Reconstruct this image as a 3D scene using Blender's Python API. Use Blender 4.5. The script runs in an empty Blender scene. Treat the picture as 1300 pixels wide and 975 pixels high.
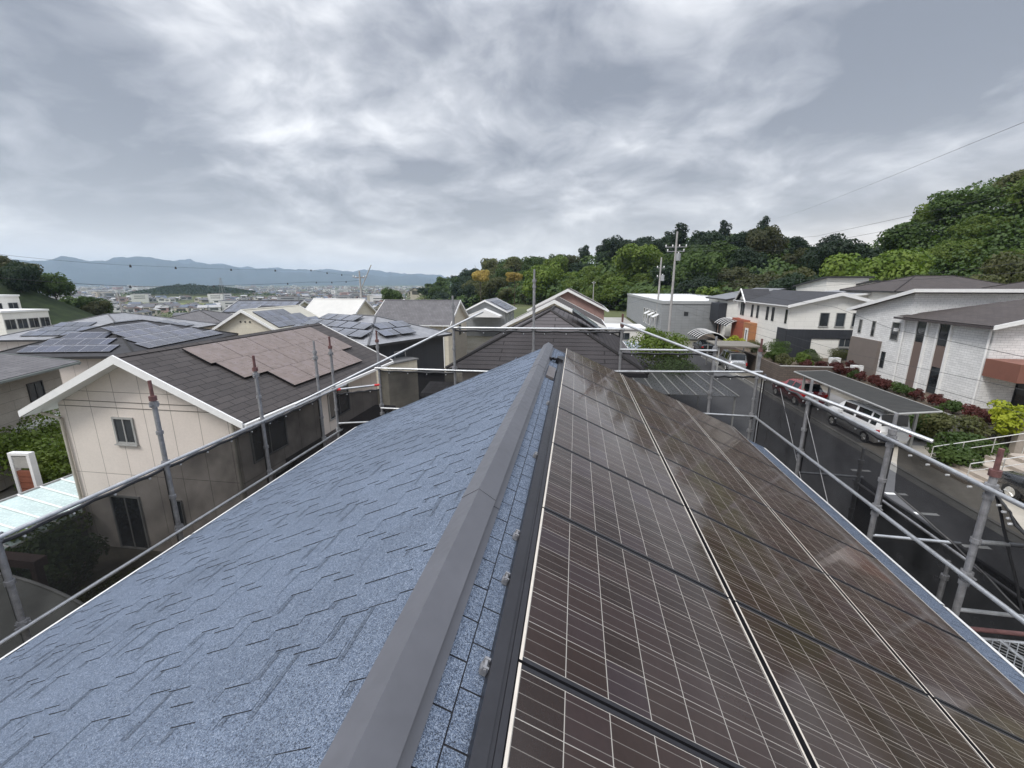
import bpy, math, random
from math import sin, cos, tan, atan, pi, sqrt, radians as R, hypot, exp, floor
from mathutils import Vector, Matrix, noise
S = bpy.context.scene
COL = S.collection
random.seed(7)

# ------------------------------------------------------------------ camera
cam = bpy.data.cameras.new('camera'); co = bpy.data.objects.new('camera', cam); COL.objects.link(co)
cam.sensor_width = 36; cam.lens = 540/1300*36; cam.clip_end = 60000; cam.clip_start = .05
co.rotation_euler = (R(90-13.385), 0, R(8.403)); S.camera = co

# ------------------------------------------------------------------ view
S.view_settings.view_transform = 'Standard'; S.view_settings.look = 'None'
S.view_settings.gamma = 1; S.view_settings.use_curve_mapping = False
S.view_settings.exposure = 0.68
S.cycles.volume_bounces = 2

# ------------------------------------------------------------------ node helper
class NT:
    def __init__(s, tree): s.t = tree; s.n = tree.nodes; s.l = tree.links
    def new(s, typ, **kw):
        n = s.n.new(typ)
        for k, v in kw.items(): setattr(n, k, v)
        return n
    def put(s, sock, v):
        if isinstance(v, bpy.types.NodeSocket): s.l.new(v, sock)
        elif isinstance(v, (int, float)) and sock.type == 'RGBA': sock.default_value = (v, v, v, 1)
        elif isinstance(v, tuple) and sock.type == 'RGBA': sock.default_value = (*v[:3], 1)
        else: sock.default_value = v
    def math(s, op, a, b=None, c=None, clamp=False):
        n = s.new('ShaderNodeMath', operation=op, use_clamp=clamp); s.put(n.inputs[0], a)
        if b is not None: s.put(n.inputs[1], b)
        if c is not None: s.put(n.inputs[2], c)
        return n.outputs[0]
    def vmath(s, op, a, b=None):
        n = s.new('ShaderNodeVectorMath', operation=op); s.put(n.inputs[0], a)
        if b is not None: s.put(n.inputs[1], b)
        return n.outputs['Value'] if op in ('DOT_PRODUCT', 'LENGTH') else n.outputs['Vector']
    def mix(s, f, a, b, mode='MIX'):
        n = s.new('ShaderNodeMix', data_type='RGBA', blend_type=mode)
        s.put(n.inputs[0], f); s.put(n.inputs[6], a); s.put(n.inputs[7], b); return n.outputs[2]
    def noise(s, vec, scale, detail=4, rough=.55, dist=0):
        n = s.new('ShaderNodeTexNoise'); s.put(n.inputs['Vector'], vec); n.inputs['Scale'].default_value = scale
        n.inputs['Detail'].default_value = detail; n.inputs['Roughness'].default_value = rough
        n.inputs['Distortion'].default_value = dist; return n.outputs['Fac']
    def rng(s, v, a, b, c=0., d=1., typ='LINEAR'):
        n = s.new('ShaderNodeMapRange', interpolation_type=typ, clamp=True); s.put(n.inputs[0], v)
        for i, x in enumerate((a, b, c, d)): n.inputs[1+i].default_value = x
        return n.outputs[0]
    def sep(s, v):
        n = s.new('ShaderNodeSeparateXYZ'); s.put(n.inputs[0], v); return n.outputs
    def comb(s, x, y, z):
        n = s.new('ShaderNodeCombineXYZ')
        for i, v in enumerate((x, y, z)): s.put(n.inputs[i], v)
        return n.outputs[0]

# ------------------------------------------------------------------ world: Nishita sky under a procedural overcast
SUN_EL, SUN_AZ = R(50), R(222)
W = bpy.data.worlds.new('World'); S.world = W; W.use_nodes = True
t = NT(W.node_tree); t.n.clear()
out = t.new('ShaderNodeOutputWorld'); bg = t.new('ShaderNodeBackground'); t.l.new(bg.outputs[0], out.inputs[0])
sky = t.new('ShaderNodeTexSky', sky_type='NISHITA'); sky.sun_disc = False
sky.sun_elevation = SUN_EL; sky.sun_rotation = SUN_AZ
tc = t.new('ShaderNodeTexCoord'); D = tc.outputs['Generated']
x, y, z = t.sep(D)
zc = t.math('MAXIMUM', z, 0.0)
den = t.math('ADD', zc, .30)
P = t.comb(t.math('DIVIDE', x, den), t.math('DIVIDE', y, den), 0.0)
wv = t.new('ShaderNodeTexNoise'); t.put(wv.inputs['Vector'], P); wv.inputs['Scale'].default_value = 1.3; wv.inputs['Detail'].default_value = 3
warp = t.vmath('ADD', P, t.vmath('MULTIPLY', wv.outputs['Color'], (.6, .4, 0)))
n1 = t.noise(warp, 2.3, 10, .54)
n2 = t.noise(t.vmath('ADD', warp, (3.7, 9.1, 0)), 5.2, 6, .55)
n3 = t.noise(t.vmath('ADD', P, (13.7, 2.1, 0)), .9, 3, .5)
cl = t.math('ADD', t.math('MULTIPLY', n1, .62), t.math('ADD', t.math('MULTIPLY', n2, .26), t.math('MULTIPLY', n3, .12)))
blobs = [((-.344,.851,.397), 60, .02), ((-.412,.874,.256), 90, .04), ((.004,.965,.264), 110, .04), ((-.604,.698,.384), 40, .06),
         ((.255,.954,.158), 60, .05), ((-.147,.894,.422), 60, .0), ((-.291,.94,.17), 110, -.08), ((-.657,.72,.224), 70, -.05),
         ((.228,.919,.29), 40, -.04), ((-.754,.586,.30), 50, -.06), ((.476,.841,.25), 40, -.06), ((-.754,.647,.113), 120, -.05),
         ((.544,.769,.4), 30, -.03), ((-.05,.9,.33), 90, -.04)]
for d, k, a in blobs:
    v = t.vmath('DOT_PRODUCT', t.vmath('NORMALIZE', D), d)
    g = t.math('MULTIPLY', t.math('EXPONENT', t.math('MULTIPLY', t.math('SUBTRACT', v, hypot(*d)), float(k))), a)
    cl = t.math('ADD', cl, g)
rp = t.new('ShaderNodeValToRGB'); t.put(rp.inputs[0], cl)
e = rp.color_ramp.elements
e[0].position = .40; e[0].color = (.178, .192, .224, 1)
e[1].position = .645; e[1].color = (.69, .695, .71, 1)
for pos, c in ((.475, (.275, .288, .322)), (.55, (.42, .432, .462))):
    k = e.new(pos); k.color = (*c, 1)
hz = t.math('POWER', t.math('SUBTRACT', 1.0, zc, clamp=True), 8.0)
side = t.rng(x, -.9, .6)
hcol = t.mix(side, (.64, .615, .59), (.70, .63, .56))
low = t.rng(zc, .0, .14, 1.95, 1.0, 'SMOOTHSTEP'); hcol = t.mix(1.0, hcol, t.comb(low, low, low), 'MULTIPLY')
ccol = t.mix(t.math('MULTIPLY', hz, .8), rp.outputs[0], hcol)
up = t.rng(zc, .42, .9, 1.0, 3.7, 'SMOOTHSTEP')       # overhead sky brightened above the view as added fill light
ccol = t.mix(1.0, ccol, t.comb(up, up, up), 'MULTIPLY')
skyc = t.mix(1.0, sky.outputs[0], .1, 'MULTIPLY')
fin = t.mix(.94, skyc, ccol)
t.put(bg.inputs[0], fin); bg.inputs[1].default_value = 1.0

sl = bpy.data.lights.new('sun', 'SUN'); sl.energy = 1.5; sl.angle = R(16); sl.color = (1, .96, .9)
so = bpy.data.objects.new('sun', sl); COL.objects.link(so)
so.rotation_euler = Vector((sin(SUN_AZ)*cos(SUN_EL), cos(SUN_AZ)*cos(SUN_EL), sin(SUN_EL))).to_track_quat('Z', 'Y').to_euler()

# ------------------------------------------------------------------ materials
MATS = {}
def pbsdf(name):
    m = bpy.data.materials.new(name); m.use_nodes = True; t = NT(m.node_tree)
    b = t.n['Principled BSDF']; return m, t, b
def mat(name, col, rough=.7, var=.25, scale=2.0, bump=0., bscale=40., metal=0., spec=.5, coord='Object'):
    """plain surface with uneven colour and optional fine bump"""
    if name in MATS: return MATS[name]
    m, t, b = pbsdf(name)
    c = t.new('ShaderNodeTexCoord').outputs[coord]
    n = t.noise(c, scale, 6, .65)
    n2 = t.noise(c, scale*9, 4, .6)
    f = t.math('ADD', t.math('MULTIPLY', n, .7), t.math('MULTIPLY', n2, .3))
    v = t.rng(f, .3, .7, 1-var, 1+var)
    t.put(b.inputs['Base Color'], t.mix(1.0, tuple(col), t.comb(v, v, v), 'MULTIPLY'))
    t.put(b.inputs['Roughness'], t.rng(n2, .3, .7, max(0, rough-.08), min(1, rough+.08)))
    b.inputs['Metallic'].default_value = metal; b.inputs['Specular IOR Level'].default_value = spec
    if bump:
        bn = t.new('ShaderNodeBump'); bn.inputs['Strength'].default_value = bump; bn.inputs['Distance'].default_value = .01
        t.put(bn.inputs['Height'], t.noise(c, bscale, 4)); t.put(b.inputs['Normal'], bn.outputs[0])
    MATS[name] = m; return m
def brick(name, c1, c2, mortar, w, h, ms=.01, rough=.7, bump=.3, off=.5, var=.2, spec=.4):
    """rows in UV metres: roof tiles, siding, tiled walls, brickwork"""
    if name in MATS: return MATS[name]
    m, t, b = pbsdf(name)
    uv = t.new('ShaderNodeTexCoord').outputs['UV']
    br = t.new('ShaderNodeTexBrick'); br.offset = off
    t.put(br.inputs['Vector'], uv); t.put(br.inputs['Color1'], tuple(c1)); t.put(br.inputs['Color2'], tuple(c2)); t.put(br.inputs['Mortar'], tuple(mortar))
    br.inputs['Scale'].default_value = 1; br.inputs['Mortar Size'].default_value = ms; br.inputs['Mortar Smooth'].default_value = .15
    br.inputs['Brick Width'].default_value = w; br.inputs['Row Height'].default_value = h; br.inputs['Bias'].default_value = 0
    n = t.noise(uv, .9, 6, .7); n2 = t.noise(uv, 14, 4, .6)
    v = t.rng(t.math('ADD', t.math('MULTIPLY', n, .6), t.math('MULTIPLY', n2, .4)), .3, .7, 1-var, 1+var)
    t.put(b.inputs['Base Color'], t.mix(1.0, br.outputs['Color'], t.comb(v, v, v), 'MULTIPLY'))
    b.inputs['Roughness'].default_value = rough; b.inputs['Specular IOR Level'].default_value = spec
    bn = t.new('ShaderNodeBump'); bn.inputs['Strength'].default_value = bump; bn.inputs['Distance'].default_value = .012
    t.put(bn.inputs['Height'], t.math('SUBTRACT', t.math('MULTIPLY', n2, .4), br.outputs['Fac'])); t.put(b.inputs['Normal'], bn.outputs[0])
    MATS[name] = m; return m
def glass_mat(name, col, rough=.06):
    if name in MATS: return MATS[name]
    m, t, b = pbsdf(name)
    c = t.new('ShaderNodeTexCoord').outputs['Object']
    v = t.rng(t.noise(c, .8, 2), .35, .65, .5, 1.6)
    t.put(b.inputs['Base Color'], t.mix(1.0, tuple(col), t.comb(v, v, v), 'MULTIPLY'))
    b.inputs['Roughness'].default_value = rough; b.inputs['Specular IOR Level'].default_value = .6
    MATS[name] = m; return m
def leaf_mat(name, c1, c2):
    if name in MATS: return MATS[name]
    m, t, b = pbsdf(name)
    oi = t.new('ShaderNodeObjectInfo'); c = t.new('ShaderNodeTexCoord').outputs['Object']
    n = t.noise(t.vmath('ADD', c, t.comb(oi.outputs['Random'], 0., 0.)), .45, 5, .7)
    base = t.mix(t.rng(n, .3, .7), tuple(c1), tuple(c2))
    v = t.rng(oi.outputs['Random'], 0, 1, .72, 1.3)
    t.put(b.inputs['Base Color'], t.mix(1.0, base, t.comb(v, v, v), 'MULTIPLY'))
    b.inputs['Roughness'].default_value = .6; b.inputs['Specular IOR Level'].default_value = .25
    tr = t.new('ShaderNodeBsdfTranslucent'); t.put(tr.inputs[0], t.mix(1.0, base, (1.2, 1.3, .6), 'MULTIPLY'))
    mx = t.new('ShaderNodeMixShader'); mx.inputs[0].default_value = .34
    t.l.new(b.outputs[0], mx.inputs[1]); t.l.new(tr.outputs[0], mx.inputs[2])
    t.l.new(mx.outputs[0], t.n['Material Output'].inputs[0])
    MATS[name] = m; return m
def grid_line(t, v, pitch, half):
    """1 on thin lines every pitch"""
    f = t.math('FRACT', t.math('DIVIDE', v, pitch)); d = t.math('ABSOLUTE', t.math('SUBTRACT', f, .5))
    return t.math('GREATER_THAN', d, .5-half/pitch)
def panel_mat(name, base, line, pitch=.16, half=.004, rough=.14, var=.5, bus=True, lmix=1.0, spec=.5, blue=.12):
    if name in MATS: return MATS[name]
    m, t, b = pbsdf(name)
    uv = t.new('ShaderNodeTexCoord').outputs['UV']; u, v, _ = t.sep(uv)
    wn = t.new('ShaderNodeTexWhiteNoise', noise_dimensions='3D')
    oi = t.new('ShaderNodeObjectInfo')
    t.put(wn.inputs['Vector'], t.comb(t.math('FLOOR', t.math('DIVIDE', u, pitch)), t.math('FLOOR', t.math('DIVIDE', v, pitch)), t.math('MULTIPLY', oi.outputs['Random'], 91.)))
    k = t.rng(wn.outputs['Value'], 0, 1, 1-var, 1+var)
    cr = t.noise(t.comb(u, v, oi.outputs['Random']), 40, 3, .6)          # crystal grain
    hue = t.mix(t.math('MULTIPLY', t.math('POWER', wn.outputs['Value'], 3.), blue), tuple(base), (base[0]*.6, base[1]*.85, base[2]*1.7))
    cell = t.mix(1.0, hue, t.comb(k, k, k), 'MULTIPLY')
    cell = t.mix(t.rng(cr, .3, .7, 0, .35), cell, t.mix(1., cell, .55, 'MULTIPLY'))
    L = t.math('MAXIMUM', grid_line(t, u, pitch, half*.8), grid_line(t, v, pitch, half))
    if bus:
        B = grid_line(t, t.math('ADD', u, pitch*.17), pitch/3, .0012)
        cell = t.mix(t.math('MULTIPLY', B, .42), cell, tuple(line))
    t.put(b.inputs['Base Color'], t.mix(t.math('MULTIPLY', L, lmix), cell, tuple(line)))
    dust = t.noise(t.comb(u, v, oi.outputs['Random']), 2.5, 5, .65)
    t.put(b.inputs['Roughness'], t.rng(dust, .3, .7, rough*.7, rough*1.5)); b.inputs['Specular IOR Level'].default_value = spec
    if bus:      # dust film, its warm sheen added to mimic sky reflection at grazing angles
        b.inputs['Sheen Weight'].default_value = .11; b.inputs['Sheen Roughness'].default_value = .45; b.inputs['Sheen Tint'].default_value = (.95, .80, .68, 1)
    MATS[name] = m; return m
def net_mat(name, opac, col=(.018, .018, .02)):
    if name in MATS: return MATS[name]
    m, t, b = pbsdf(name)
    c = t.new('ShaderNodeTexCoord').outputs['Object']
    b.inputs['Base Color'].default_value = (*col, 1); b.inputs['Roughness'].default_value = .8; b.inputs['Specular IOR Level'].default_value = .15
    tr = t.new('ShaderNodeBsdfTransparent'); mx = t.new('ShaderNodeMixShader')
    t.put(mx.inputs[0], t.rng(t.noise(c, 1.3, 3), .3, .7, opac-.07, opac+.07))
    t.l.new(tr.outputs[0], mx.inputs[1]); t.l.new(b.outputs[0], mx.inputs[2]); t.l.new(mx.outputs[0], t.n['Material Output'].inputs[0])
    MATS[name] = m; return m
def shingle_mat(name, k=1.0):
    if name in MATS: return MATS[name]
    m, t, b = pbsdf(name)
    c = t.new('ShaderNodeTexCoord').outputs['Object']
    vo = t.new('ShaderNodeTexVoronoi'); t.put(vo.inputs['Vector'], c); vo.inputs['Scale'].default_value = 420
    r = t.sep(vo.outputs['Color'])[0]
    vo2 = t.new('ShaderNodeTexVoronoi'); t.put(vo2.inputs['Vector'], c); vo2.inputs['Scale'].default_value = 120
    r2 = t.sep(vo2.outputs['Color'])[1]
    f = t.math('ADD', t.math('MULTIPLY', r, .8), t.math('MULTIPLY', r2, .2))
    rp = t.new('ShaderNodeValToRGB'); t.put(rp.inputs[0], f); e = rp.color_ramp.elements
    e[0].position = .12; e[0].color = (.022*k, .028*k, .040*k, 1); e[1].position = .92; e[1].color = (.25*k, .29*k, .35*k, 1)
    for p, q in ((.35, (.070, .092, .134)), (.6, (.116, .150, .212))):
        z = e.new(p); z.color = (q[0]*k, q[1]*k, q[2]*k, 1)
    big = t.noise(c, 1.1, 5, .65); v = t.rng(big, .3, .7, .86, 1.14)
    t.put(b.inputs['Base Color'], t.mix(1., rp.outputs[0], t.comb(v, v, v), 'MULTIPLY'))
    b.inputs['Roughness'].default_value = .82; b.inputs['Specular IOR Level'].default_value = .35
    bn = t.new('ShaderNodeBump'); bn.inputs['Strength'].default_value = .5; bn.inputs['Distance'].default_value = .002
    t.put(bn.inputs['Height'], f); t.put(b.inputs['Normal'], bn.outputs[0])
    MATS[name] = m; return m

galv = mat('galvanised_steel', (.46, .47, .48), .42, .28, 9, metal=.75)
galv_old = mat('weathered_galvanised', (.27, .27, .28), .55, .4, 12, metal=.5)
redpaint = mat('faded_red_paint', (.125, .058, .055), .6, .6, 14)
brightred = mat('red_cap', (.55, .03, .03), .5, .2, 10)
white_trim = mat('white_trim', (.74, .74, .73), .45, .08, 3)
dark_trim = mat('dark_trim', (.03, .03, .033), .5, .2, 3)
alu = mat('aluminium', (.62, .61, .58), .35, .15, 6, metal=.6)
alu_grey = mat('grey_frame', (.30, .30, .29), .45, .15, 6)
black_metal = mat('black_metal', (.022, .022, .026), .38, .3, 5, metal=.3)
cap_grey = mat('grey_ridge_metal', (.098, .100, .113), .42, .16, 1.6, spec=.5)
pane_dark = glass_mat('window_glass', (.025, .03, .035))
concrete = mat('concrete', (.30, .29, .27), .85, .25, 1.2, .3)
asphalt = mat('asphalt', (.085, .085, .088), .9, .22, .6, .4, 60)
roadpaint = mat('road_paint', (.62, .62, .60), .8, .25, 4)
bark = mat('bark', (.075, .055, .04), .9, .4, 5, .5)
soil = mat('soil', (.11, .085, .06), .95, .4, 1.5, .4)

# ------------------------------------------------------------------ mesh builder
class MB:
    def __init__(s): s.v = []; s.f = []; s.mi = []; s.uv = {}; s.sm = []
    def face(s, pts, uv=None, mi=0, smooth=False):
        i = len(s.v); s.v += [tuple(p) for p in pts]; s.f.append(tuple(range(i, i+len(pts)))); s.mi.append(mi); s.sm.append(smooth)
        if uv: s.uv[len(s.f)-1] = uv
        return s
    def quad_uv(s, a, b, c, d, mi=0, u0=0, v0=0):
        a, b, c, d = map(Vector, (a, b, c, d)); w = (b-a).length; h = (d-a).length
        return s.face((a, b, c, d), [(u0, v0), (u0+w, v0), (u0+w, v0+h), (u0, v0+h)], mi)
    def box(s, lo, hi, mi=0, M=None):
        (x0, y0, z0), (x1, y1, z1) = lo, hi
        P = [(x0,y0,z0),(x1,y0,z0),(x1,y1,z0),(x0,y1,z0),(x0,y0,z1),(x1,y0,z1),(x1,y1,z1),(x0,y1,z1)]
        if M: P = [tuple(M @ Vector(p)) for p in P]
        dx, dy, dz = abs(x1-x0), abs(y1-y0), abs(z1-z0)
        for q, (w, h) in (((0,3,2,1),(dy,dx)), ((4,5,6,7),(dx,dy)), ((0,1,5,4),(dx,dz)), ((1,2,6,5),(dy,dz)), ((2,3,7,6),(dx,dz)), ((3,0,4,7),(dy,dz))):
            s.face([P[i] for i in q], [(0,0),(w,0),(w,h),(0,h)] , mi)
        return s
    def prism(s, prof, y0, y1, mi=0, axis='y'):
        """profile in (a, z) extruded along an axis"""
        f = (lambda a, z, q: (a, q, z)) if axis == 'y' else (lambda a, z, q: (q, a, z))
        A = [f(a, z, y0) for a, z in prof]; B = [f(a, z, y1) for a, z in prof]
        if axis == 'x': A, B = B, A
        s.face(A, [(p[0], p[1]) for p in prof], mi); s.face(B[::-1], [(p[0], p[1]) for p in prof[::-1]], mi)
        n = len(prof)
        for i in range(n):
            j = (i+1) % n; L = hypot(prof[i][0]-prof[j][0], prof[i][1]-prof[j][1])
            s.face((A[i], B[i], B[j], A[j]), [(0,0),(abs(y1-y0),0),(abs(y1-y0),L),(0,L)], mi)
        return s
    def tube(s, p0, p1, r, n=10, mi=0, r1=None, caps=True):
        p0, p1 = Vector(p0), Vector(p1); d = (p1-p0).normalized(); r1 = r if r1 is None else r1
        a = d.orthogonal().normalized(); b = d.cross(a)
        ra = [p0+(a*cos(2*pi*i/n)+b*sin(2*pi*i/n))*r for i in range(n)]
        rb = [p1+(a*cos(2*pi*i/n)+b*sin(2*pi*i/n))*r1 for i in range(n)]
        for i in range(n):
            j = (i+1) % n; s.face((ra[i], ra[j], rb[j], rb[i]), None, mi, True)
        if caps: s.face(ra[::-1], None, mi); s.face(rb, None, mi)
        return s
    def path(s, pts, r, n=6, mi=0):
        for a, b in zip(pts, pts[1:]): s.tube(a, b, r, n, mi, caps=False)
        return s
    def build(s, name, mats, parent=None, loc=None, weld=False):
        me = bpy.data.meshes.new(name); me.from_pydata(s.v, [], s.f)
        mats = mats if isinstance(mats, (list, tuple)) else [mats]
        for m in mats: me.materials.append(m)
        me.polygons.foreach_set('material_index', s.mi); me.polygons.foreach_set('use_smooth', s.sm)
        if s.uv:
            L = me.uv_layers.new(name='UVMap').data
            for fi, uv in s.uv.items():
                st = me.polygons[fi].loop_start
                for k, q in enumerate(uv): L[st+k].uv = q
        if weld:
            import bmesh
            bm = bmesh.new(); bm.from_mesh(me); bmesh.ops.remove_doubles(bm, verts=bm.verts, dist=1e-4); bm.to_mesh(me); bm.free()
        me.update()
        o = bpy.data.objects.new(name, me); COL.objects.link(o)
        if parent: o.parent = parent
        if loc: o.location = loc
        return o
def tag(o, label=None, cat=None, group=None, kind=None):
    for k, v in (('label', label), ('category', cat), ('group', group), ('kind', kind)):
        if v: o[k] = v
    return o
def empty(name, loc, rz=0, label=None, cat=None, group=None):
    o = bpy.data.objects.new(name, None); COL.objects.link(o); o.location = loc; o.rotation_euler = (0, 0, rz); o.empty_display_size = .2
    return tag(o, label, cat, group)
def dup(o, parent=None):
    c = o.copy(); COL.objects.link(c)
    if parent: c.parent = parent
    for ch in list(o.children): dup(ch, c)
    return c
def sstep(a, b, x):
    q = min(1, max(0, (x-a)/(b-a))); return q*q*(3-2*q)
def lerp_t(tab, u):
    if u <= tab[0][0]: return tab[0][1]
    for (a, p), (b, q) in zip(tab, tab[1:]):
        if u <= b: return p+(q-p)*(u-a)/(b-a)
    return tab[-1][1]

# ------------------------------------------------------------------ terrain
G = -8.6
PLAIN = -34.
T_RY = [(-.45, 330), (-.32, 330), (-.24, 290), (-.05, 240), (.11, 210), (.3, 200), (.45, 185), (.52, 170), (.574, 145), (.7, 130), (.82, 120), (1.1, 112)]
T_RZ = [(-.5, -20), (-.42, -14), (-.32, -7), (-.24, 0), (-.15, 4), (-.05, 4.5), (.03, 6), (.11, 9.8), (.3, 12), (.4, 11.5), (.46, 5), (.53, 2), (.58, 3.5), (.66, 9.5), (.74, 15.5), (.82, 17), (1.1, 18)]
T_FY = [(-.45, 250), (-.32, 230), (-.05, 160), (.1, 140), (.3, 112), (.5, 96), (.6, 84), (.8, 68), (1.1, 58)]
def gz(x, y):
    d = hypot(x, y)
    u = x/max(y, 1e-3) if y > 0 else (9 if x > 0 else -9)
    left = sstep(-.1, -.5, u) if y > 0 else (1 if x < 0 else 0)
    z = G - left*(.055*max(0, -x-19) if d < 90 else .055*max(0, min(-x-19, 71)))*1.0
    pl = sstep(75, 330, d)*left
    z = z*(1-pl) + PLAIN*pl
    if left < 1 and d > 330: z = z + (PLAIN-z)*sstep(330, 700, d)
    if y > 0 and -.5 < u < 2.2:
        uu = min(u, 1.1); fy, ry, rz = lerp_t(T_FY, uu), lerp_t(T_RY, uu), lerp_t(T_RZ, uu)
        w = sstep(-.5, -.36, u)
        q = sstep(fy, ry, y) - sstep(ry*1.35, ry*2.8, y)
        z = z + max(0, (rz - z))*q*w
    dx, dy = x+163, y-84
    z += 27*exp(-(dx*dx/1500+dy*dy/900))
    dx, dy = x+800, y-815
    z += 17*exp(-(dx*dx/30000+dy*dy/9000))
    return z
m, t, b = pbsdf('ground_cover')
c = t.new('ShaderNodeTexCoord').outputs['Object']
n = t.noise(c, .012, 6, .7); nb = t.noise(c, .35, 5, .7)
near = t.mix(t.rng(nb, .35, .65), (.13, .115, .09), (.20, .19, .17))
X, Y, Z = t.sep(c)
dist = t.vmath('LENGTH', c)
field = t.mix(t.rng(n, .38, .62), (.050, .062, .030), (.115, .125, .055))
col = t.mix(t.rng(dist, 50, 110), near, field)
hill = t.math('MULTIPLY', t.rng(Z, -8.2, -6.5), t.rng(dist, 60, 80))
knoll = t.rng(t.vmath('LENGTH', t.vmath('SUBTRACT', t.comb(X, Y, 0.0), (-160., 82., 0.))), 52, 66, 1, 0)
hill = t.math('MAXIMUM', hill, knoll)
col = t.mix(hill, col, t.mix(t.rng(nb, .35, .65), (.012, .020, .008), (.03, .045, .015)))
t.put(b.inputs['Base Color'], col); b.inputs['Roughness'].default_value = .95; b.inputs['Specular IOR Level'].default_value = .2
MB_ = MB()
radii = [0, 12, 24, 36, 48] + [48+6*i for i in range(1, 55)] + [372*1.09**i for i in range(1, 48)]
NA = 320
ver = [(0, 0, G)]; fac = []
for r in radii[1:]:
    for k in range(NA):
        a = 2*pi*k/NA; px, py = r*sin(a), r*cos(a); ver.append((px, py, gz(px, py)))
for k in range(NA): fac.append((0, 1+(k+1) % NA, 1+k))
for i in range(len(radii)-2):
    for k in range(NA):
        a = 1+i*NA+k; b2 = 1+i*NA+(k+1) % NA; fac.append((a, b2, b2+NA, a+NA))
me = bpy.data.meshes.new('ground'); me.from_pydata(ver, [], fac); me.materials.append(m)
for p in me.polygons: p.use_smooth = True
go = bpy.data.objects.new('ground', me); COL.objects.link(go); tag(go, kind='structure')

# streets and lots
def sheet(name, x0, y0, x1, y1, z, m, kind='structure'):
    o = MB().quad_uv((x0,y0,z), (x1,y0,z), (x1,y1,z), (x0,y1,z)).build(name, m); tag(o, kind=kind); return o
sheet('road', 5.6, -20, 15.4, 66, G+.02, asphalt)
sheet('driveway', 15.55, -5, 20.4, 24.6, G+.03, mat('driveway_concrete', (.36, .33, .28), .9, .25, .8, .3))
sheet('parking_pad', 15.55, 24.6, 20.4, 39, G+.03, mat('pad_concrete', (.17, .165, .16), .9, .25, .8, .3))
sheet('gutter_strip', 14.95, -5, 15.39, 66, G+.026, mat('gutter_concrete', (.19, .185, .17), .9, .3, .8, .3))
kb = MB(); kb.box((15.4, -5, G-.1), (15.55, 66, G+.08)); tag(kb.build('kerb', concrete), kind='structure')
rm = MB()
for yy in (11.5, 14.6, 16.7, 18.3, 20.6): rm.quad_uv((13.1, yy, G+.026), (13.9, yy, G+.026), (13.9, yy+.18, G+.026), (13.1, yy+.18, G+.026))
tag(rm.build('road_marking', roadpaint), kind='structure')
sheet('parking_lot', 2.5, 58, 12.4, 112, G+.02, mat('pale_lot', (.34, .33, .31), .9, .2, .4, .2), 'structure')
sheet('yard', -20, -6, -5.6, 24, G+.015, mat('yard_soil', (.095, .085, .065), .95, .4, .9, .4))
tz = MB().box((21.4, 24.4, G-.5), (48, 39.1, -7.5)); tag(tz.build('terrace_ground', soil), kind='structure')
tz = MB().box((17.95, 39.4, G-.5), (40, 66, -7.35)); tag(tz.build('garden_ground', soil), kind='structure')

# distant mountains, several ranges
def mountains(name, dist, a0, a1, hfun, col):
    mb = MB(); n = 260; rows = 10; P = []
    for j in range(rows+1):
        row = []
        for i in range(n+1):
            a = a0+(a1-a0)*i/n; f = j/rows
            h = hfun(a)
            d = dist*(1 - .16*(1-f))
            nz = noise.fractal(Vector((a*30, f*3, dist*.001)), 1, 2, 5)*.16
            zz = PLAIN + (h-PLAIN)*max(0, f**.8 + nz*f*(1-f)*3)
            row.append((d*sin(a), d*cos(a), zz))
        P.append(row)
    back = [(p[0]*1.2, p[1]*1.2, PLAIN-20) for p in P[-1]]; P.append(back)
    for j in range(rows+1):
        for i in range(n):
            mb.face((P[j][i], P[j][i+1], P[j+1][i+1], P[j+1][i]), None, 0, True)
    tag(mb.build(name, mat('mountain_'+str(int(dist)), col, .95, .35, .0035), weld=True), kind='structure')
def hf(tab, seed, amp):
    def f(a):
        u = tan(a); base = lerp_t(tab, u)
        return base + amp*noise.fractal(Vector((a*26, seed, 0)), 1, 2, 6)
    return f
mountains('mountains', 7500, atan(-2.6), atan(-.2), hf([(-2.6,190),(-1.7,215),(-1.55,250),(-1.35,305),(-1.2,290),(-1.05,285),(-.9,240),(-.78,200),(-.6,165),(-.45,120),(-.35,90),(-.2,60)], 3.3, 60), (.018, .032, .040))
mountains('far_mountains', 9500, atan(-2.2), atan(-.1), hf([(-2.2,200),(-1.3,260),(-1.08,330),(-.98,400),(-.9,330),(-.8,270),(-.66,245),(-.52,260),(-.42,200),(-.3,150),(-.1,90)], 8.1, 70), (.018, .032, .042))

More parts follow.
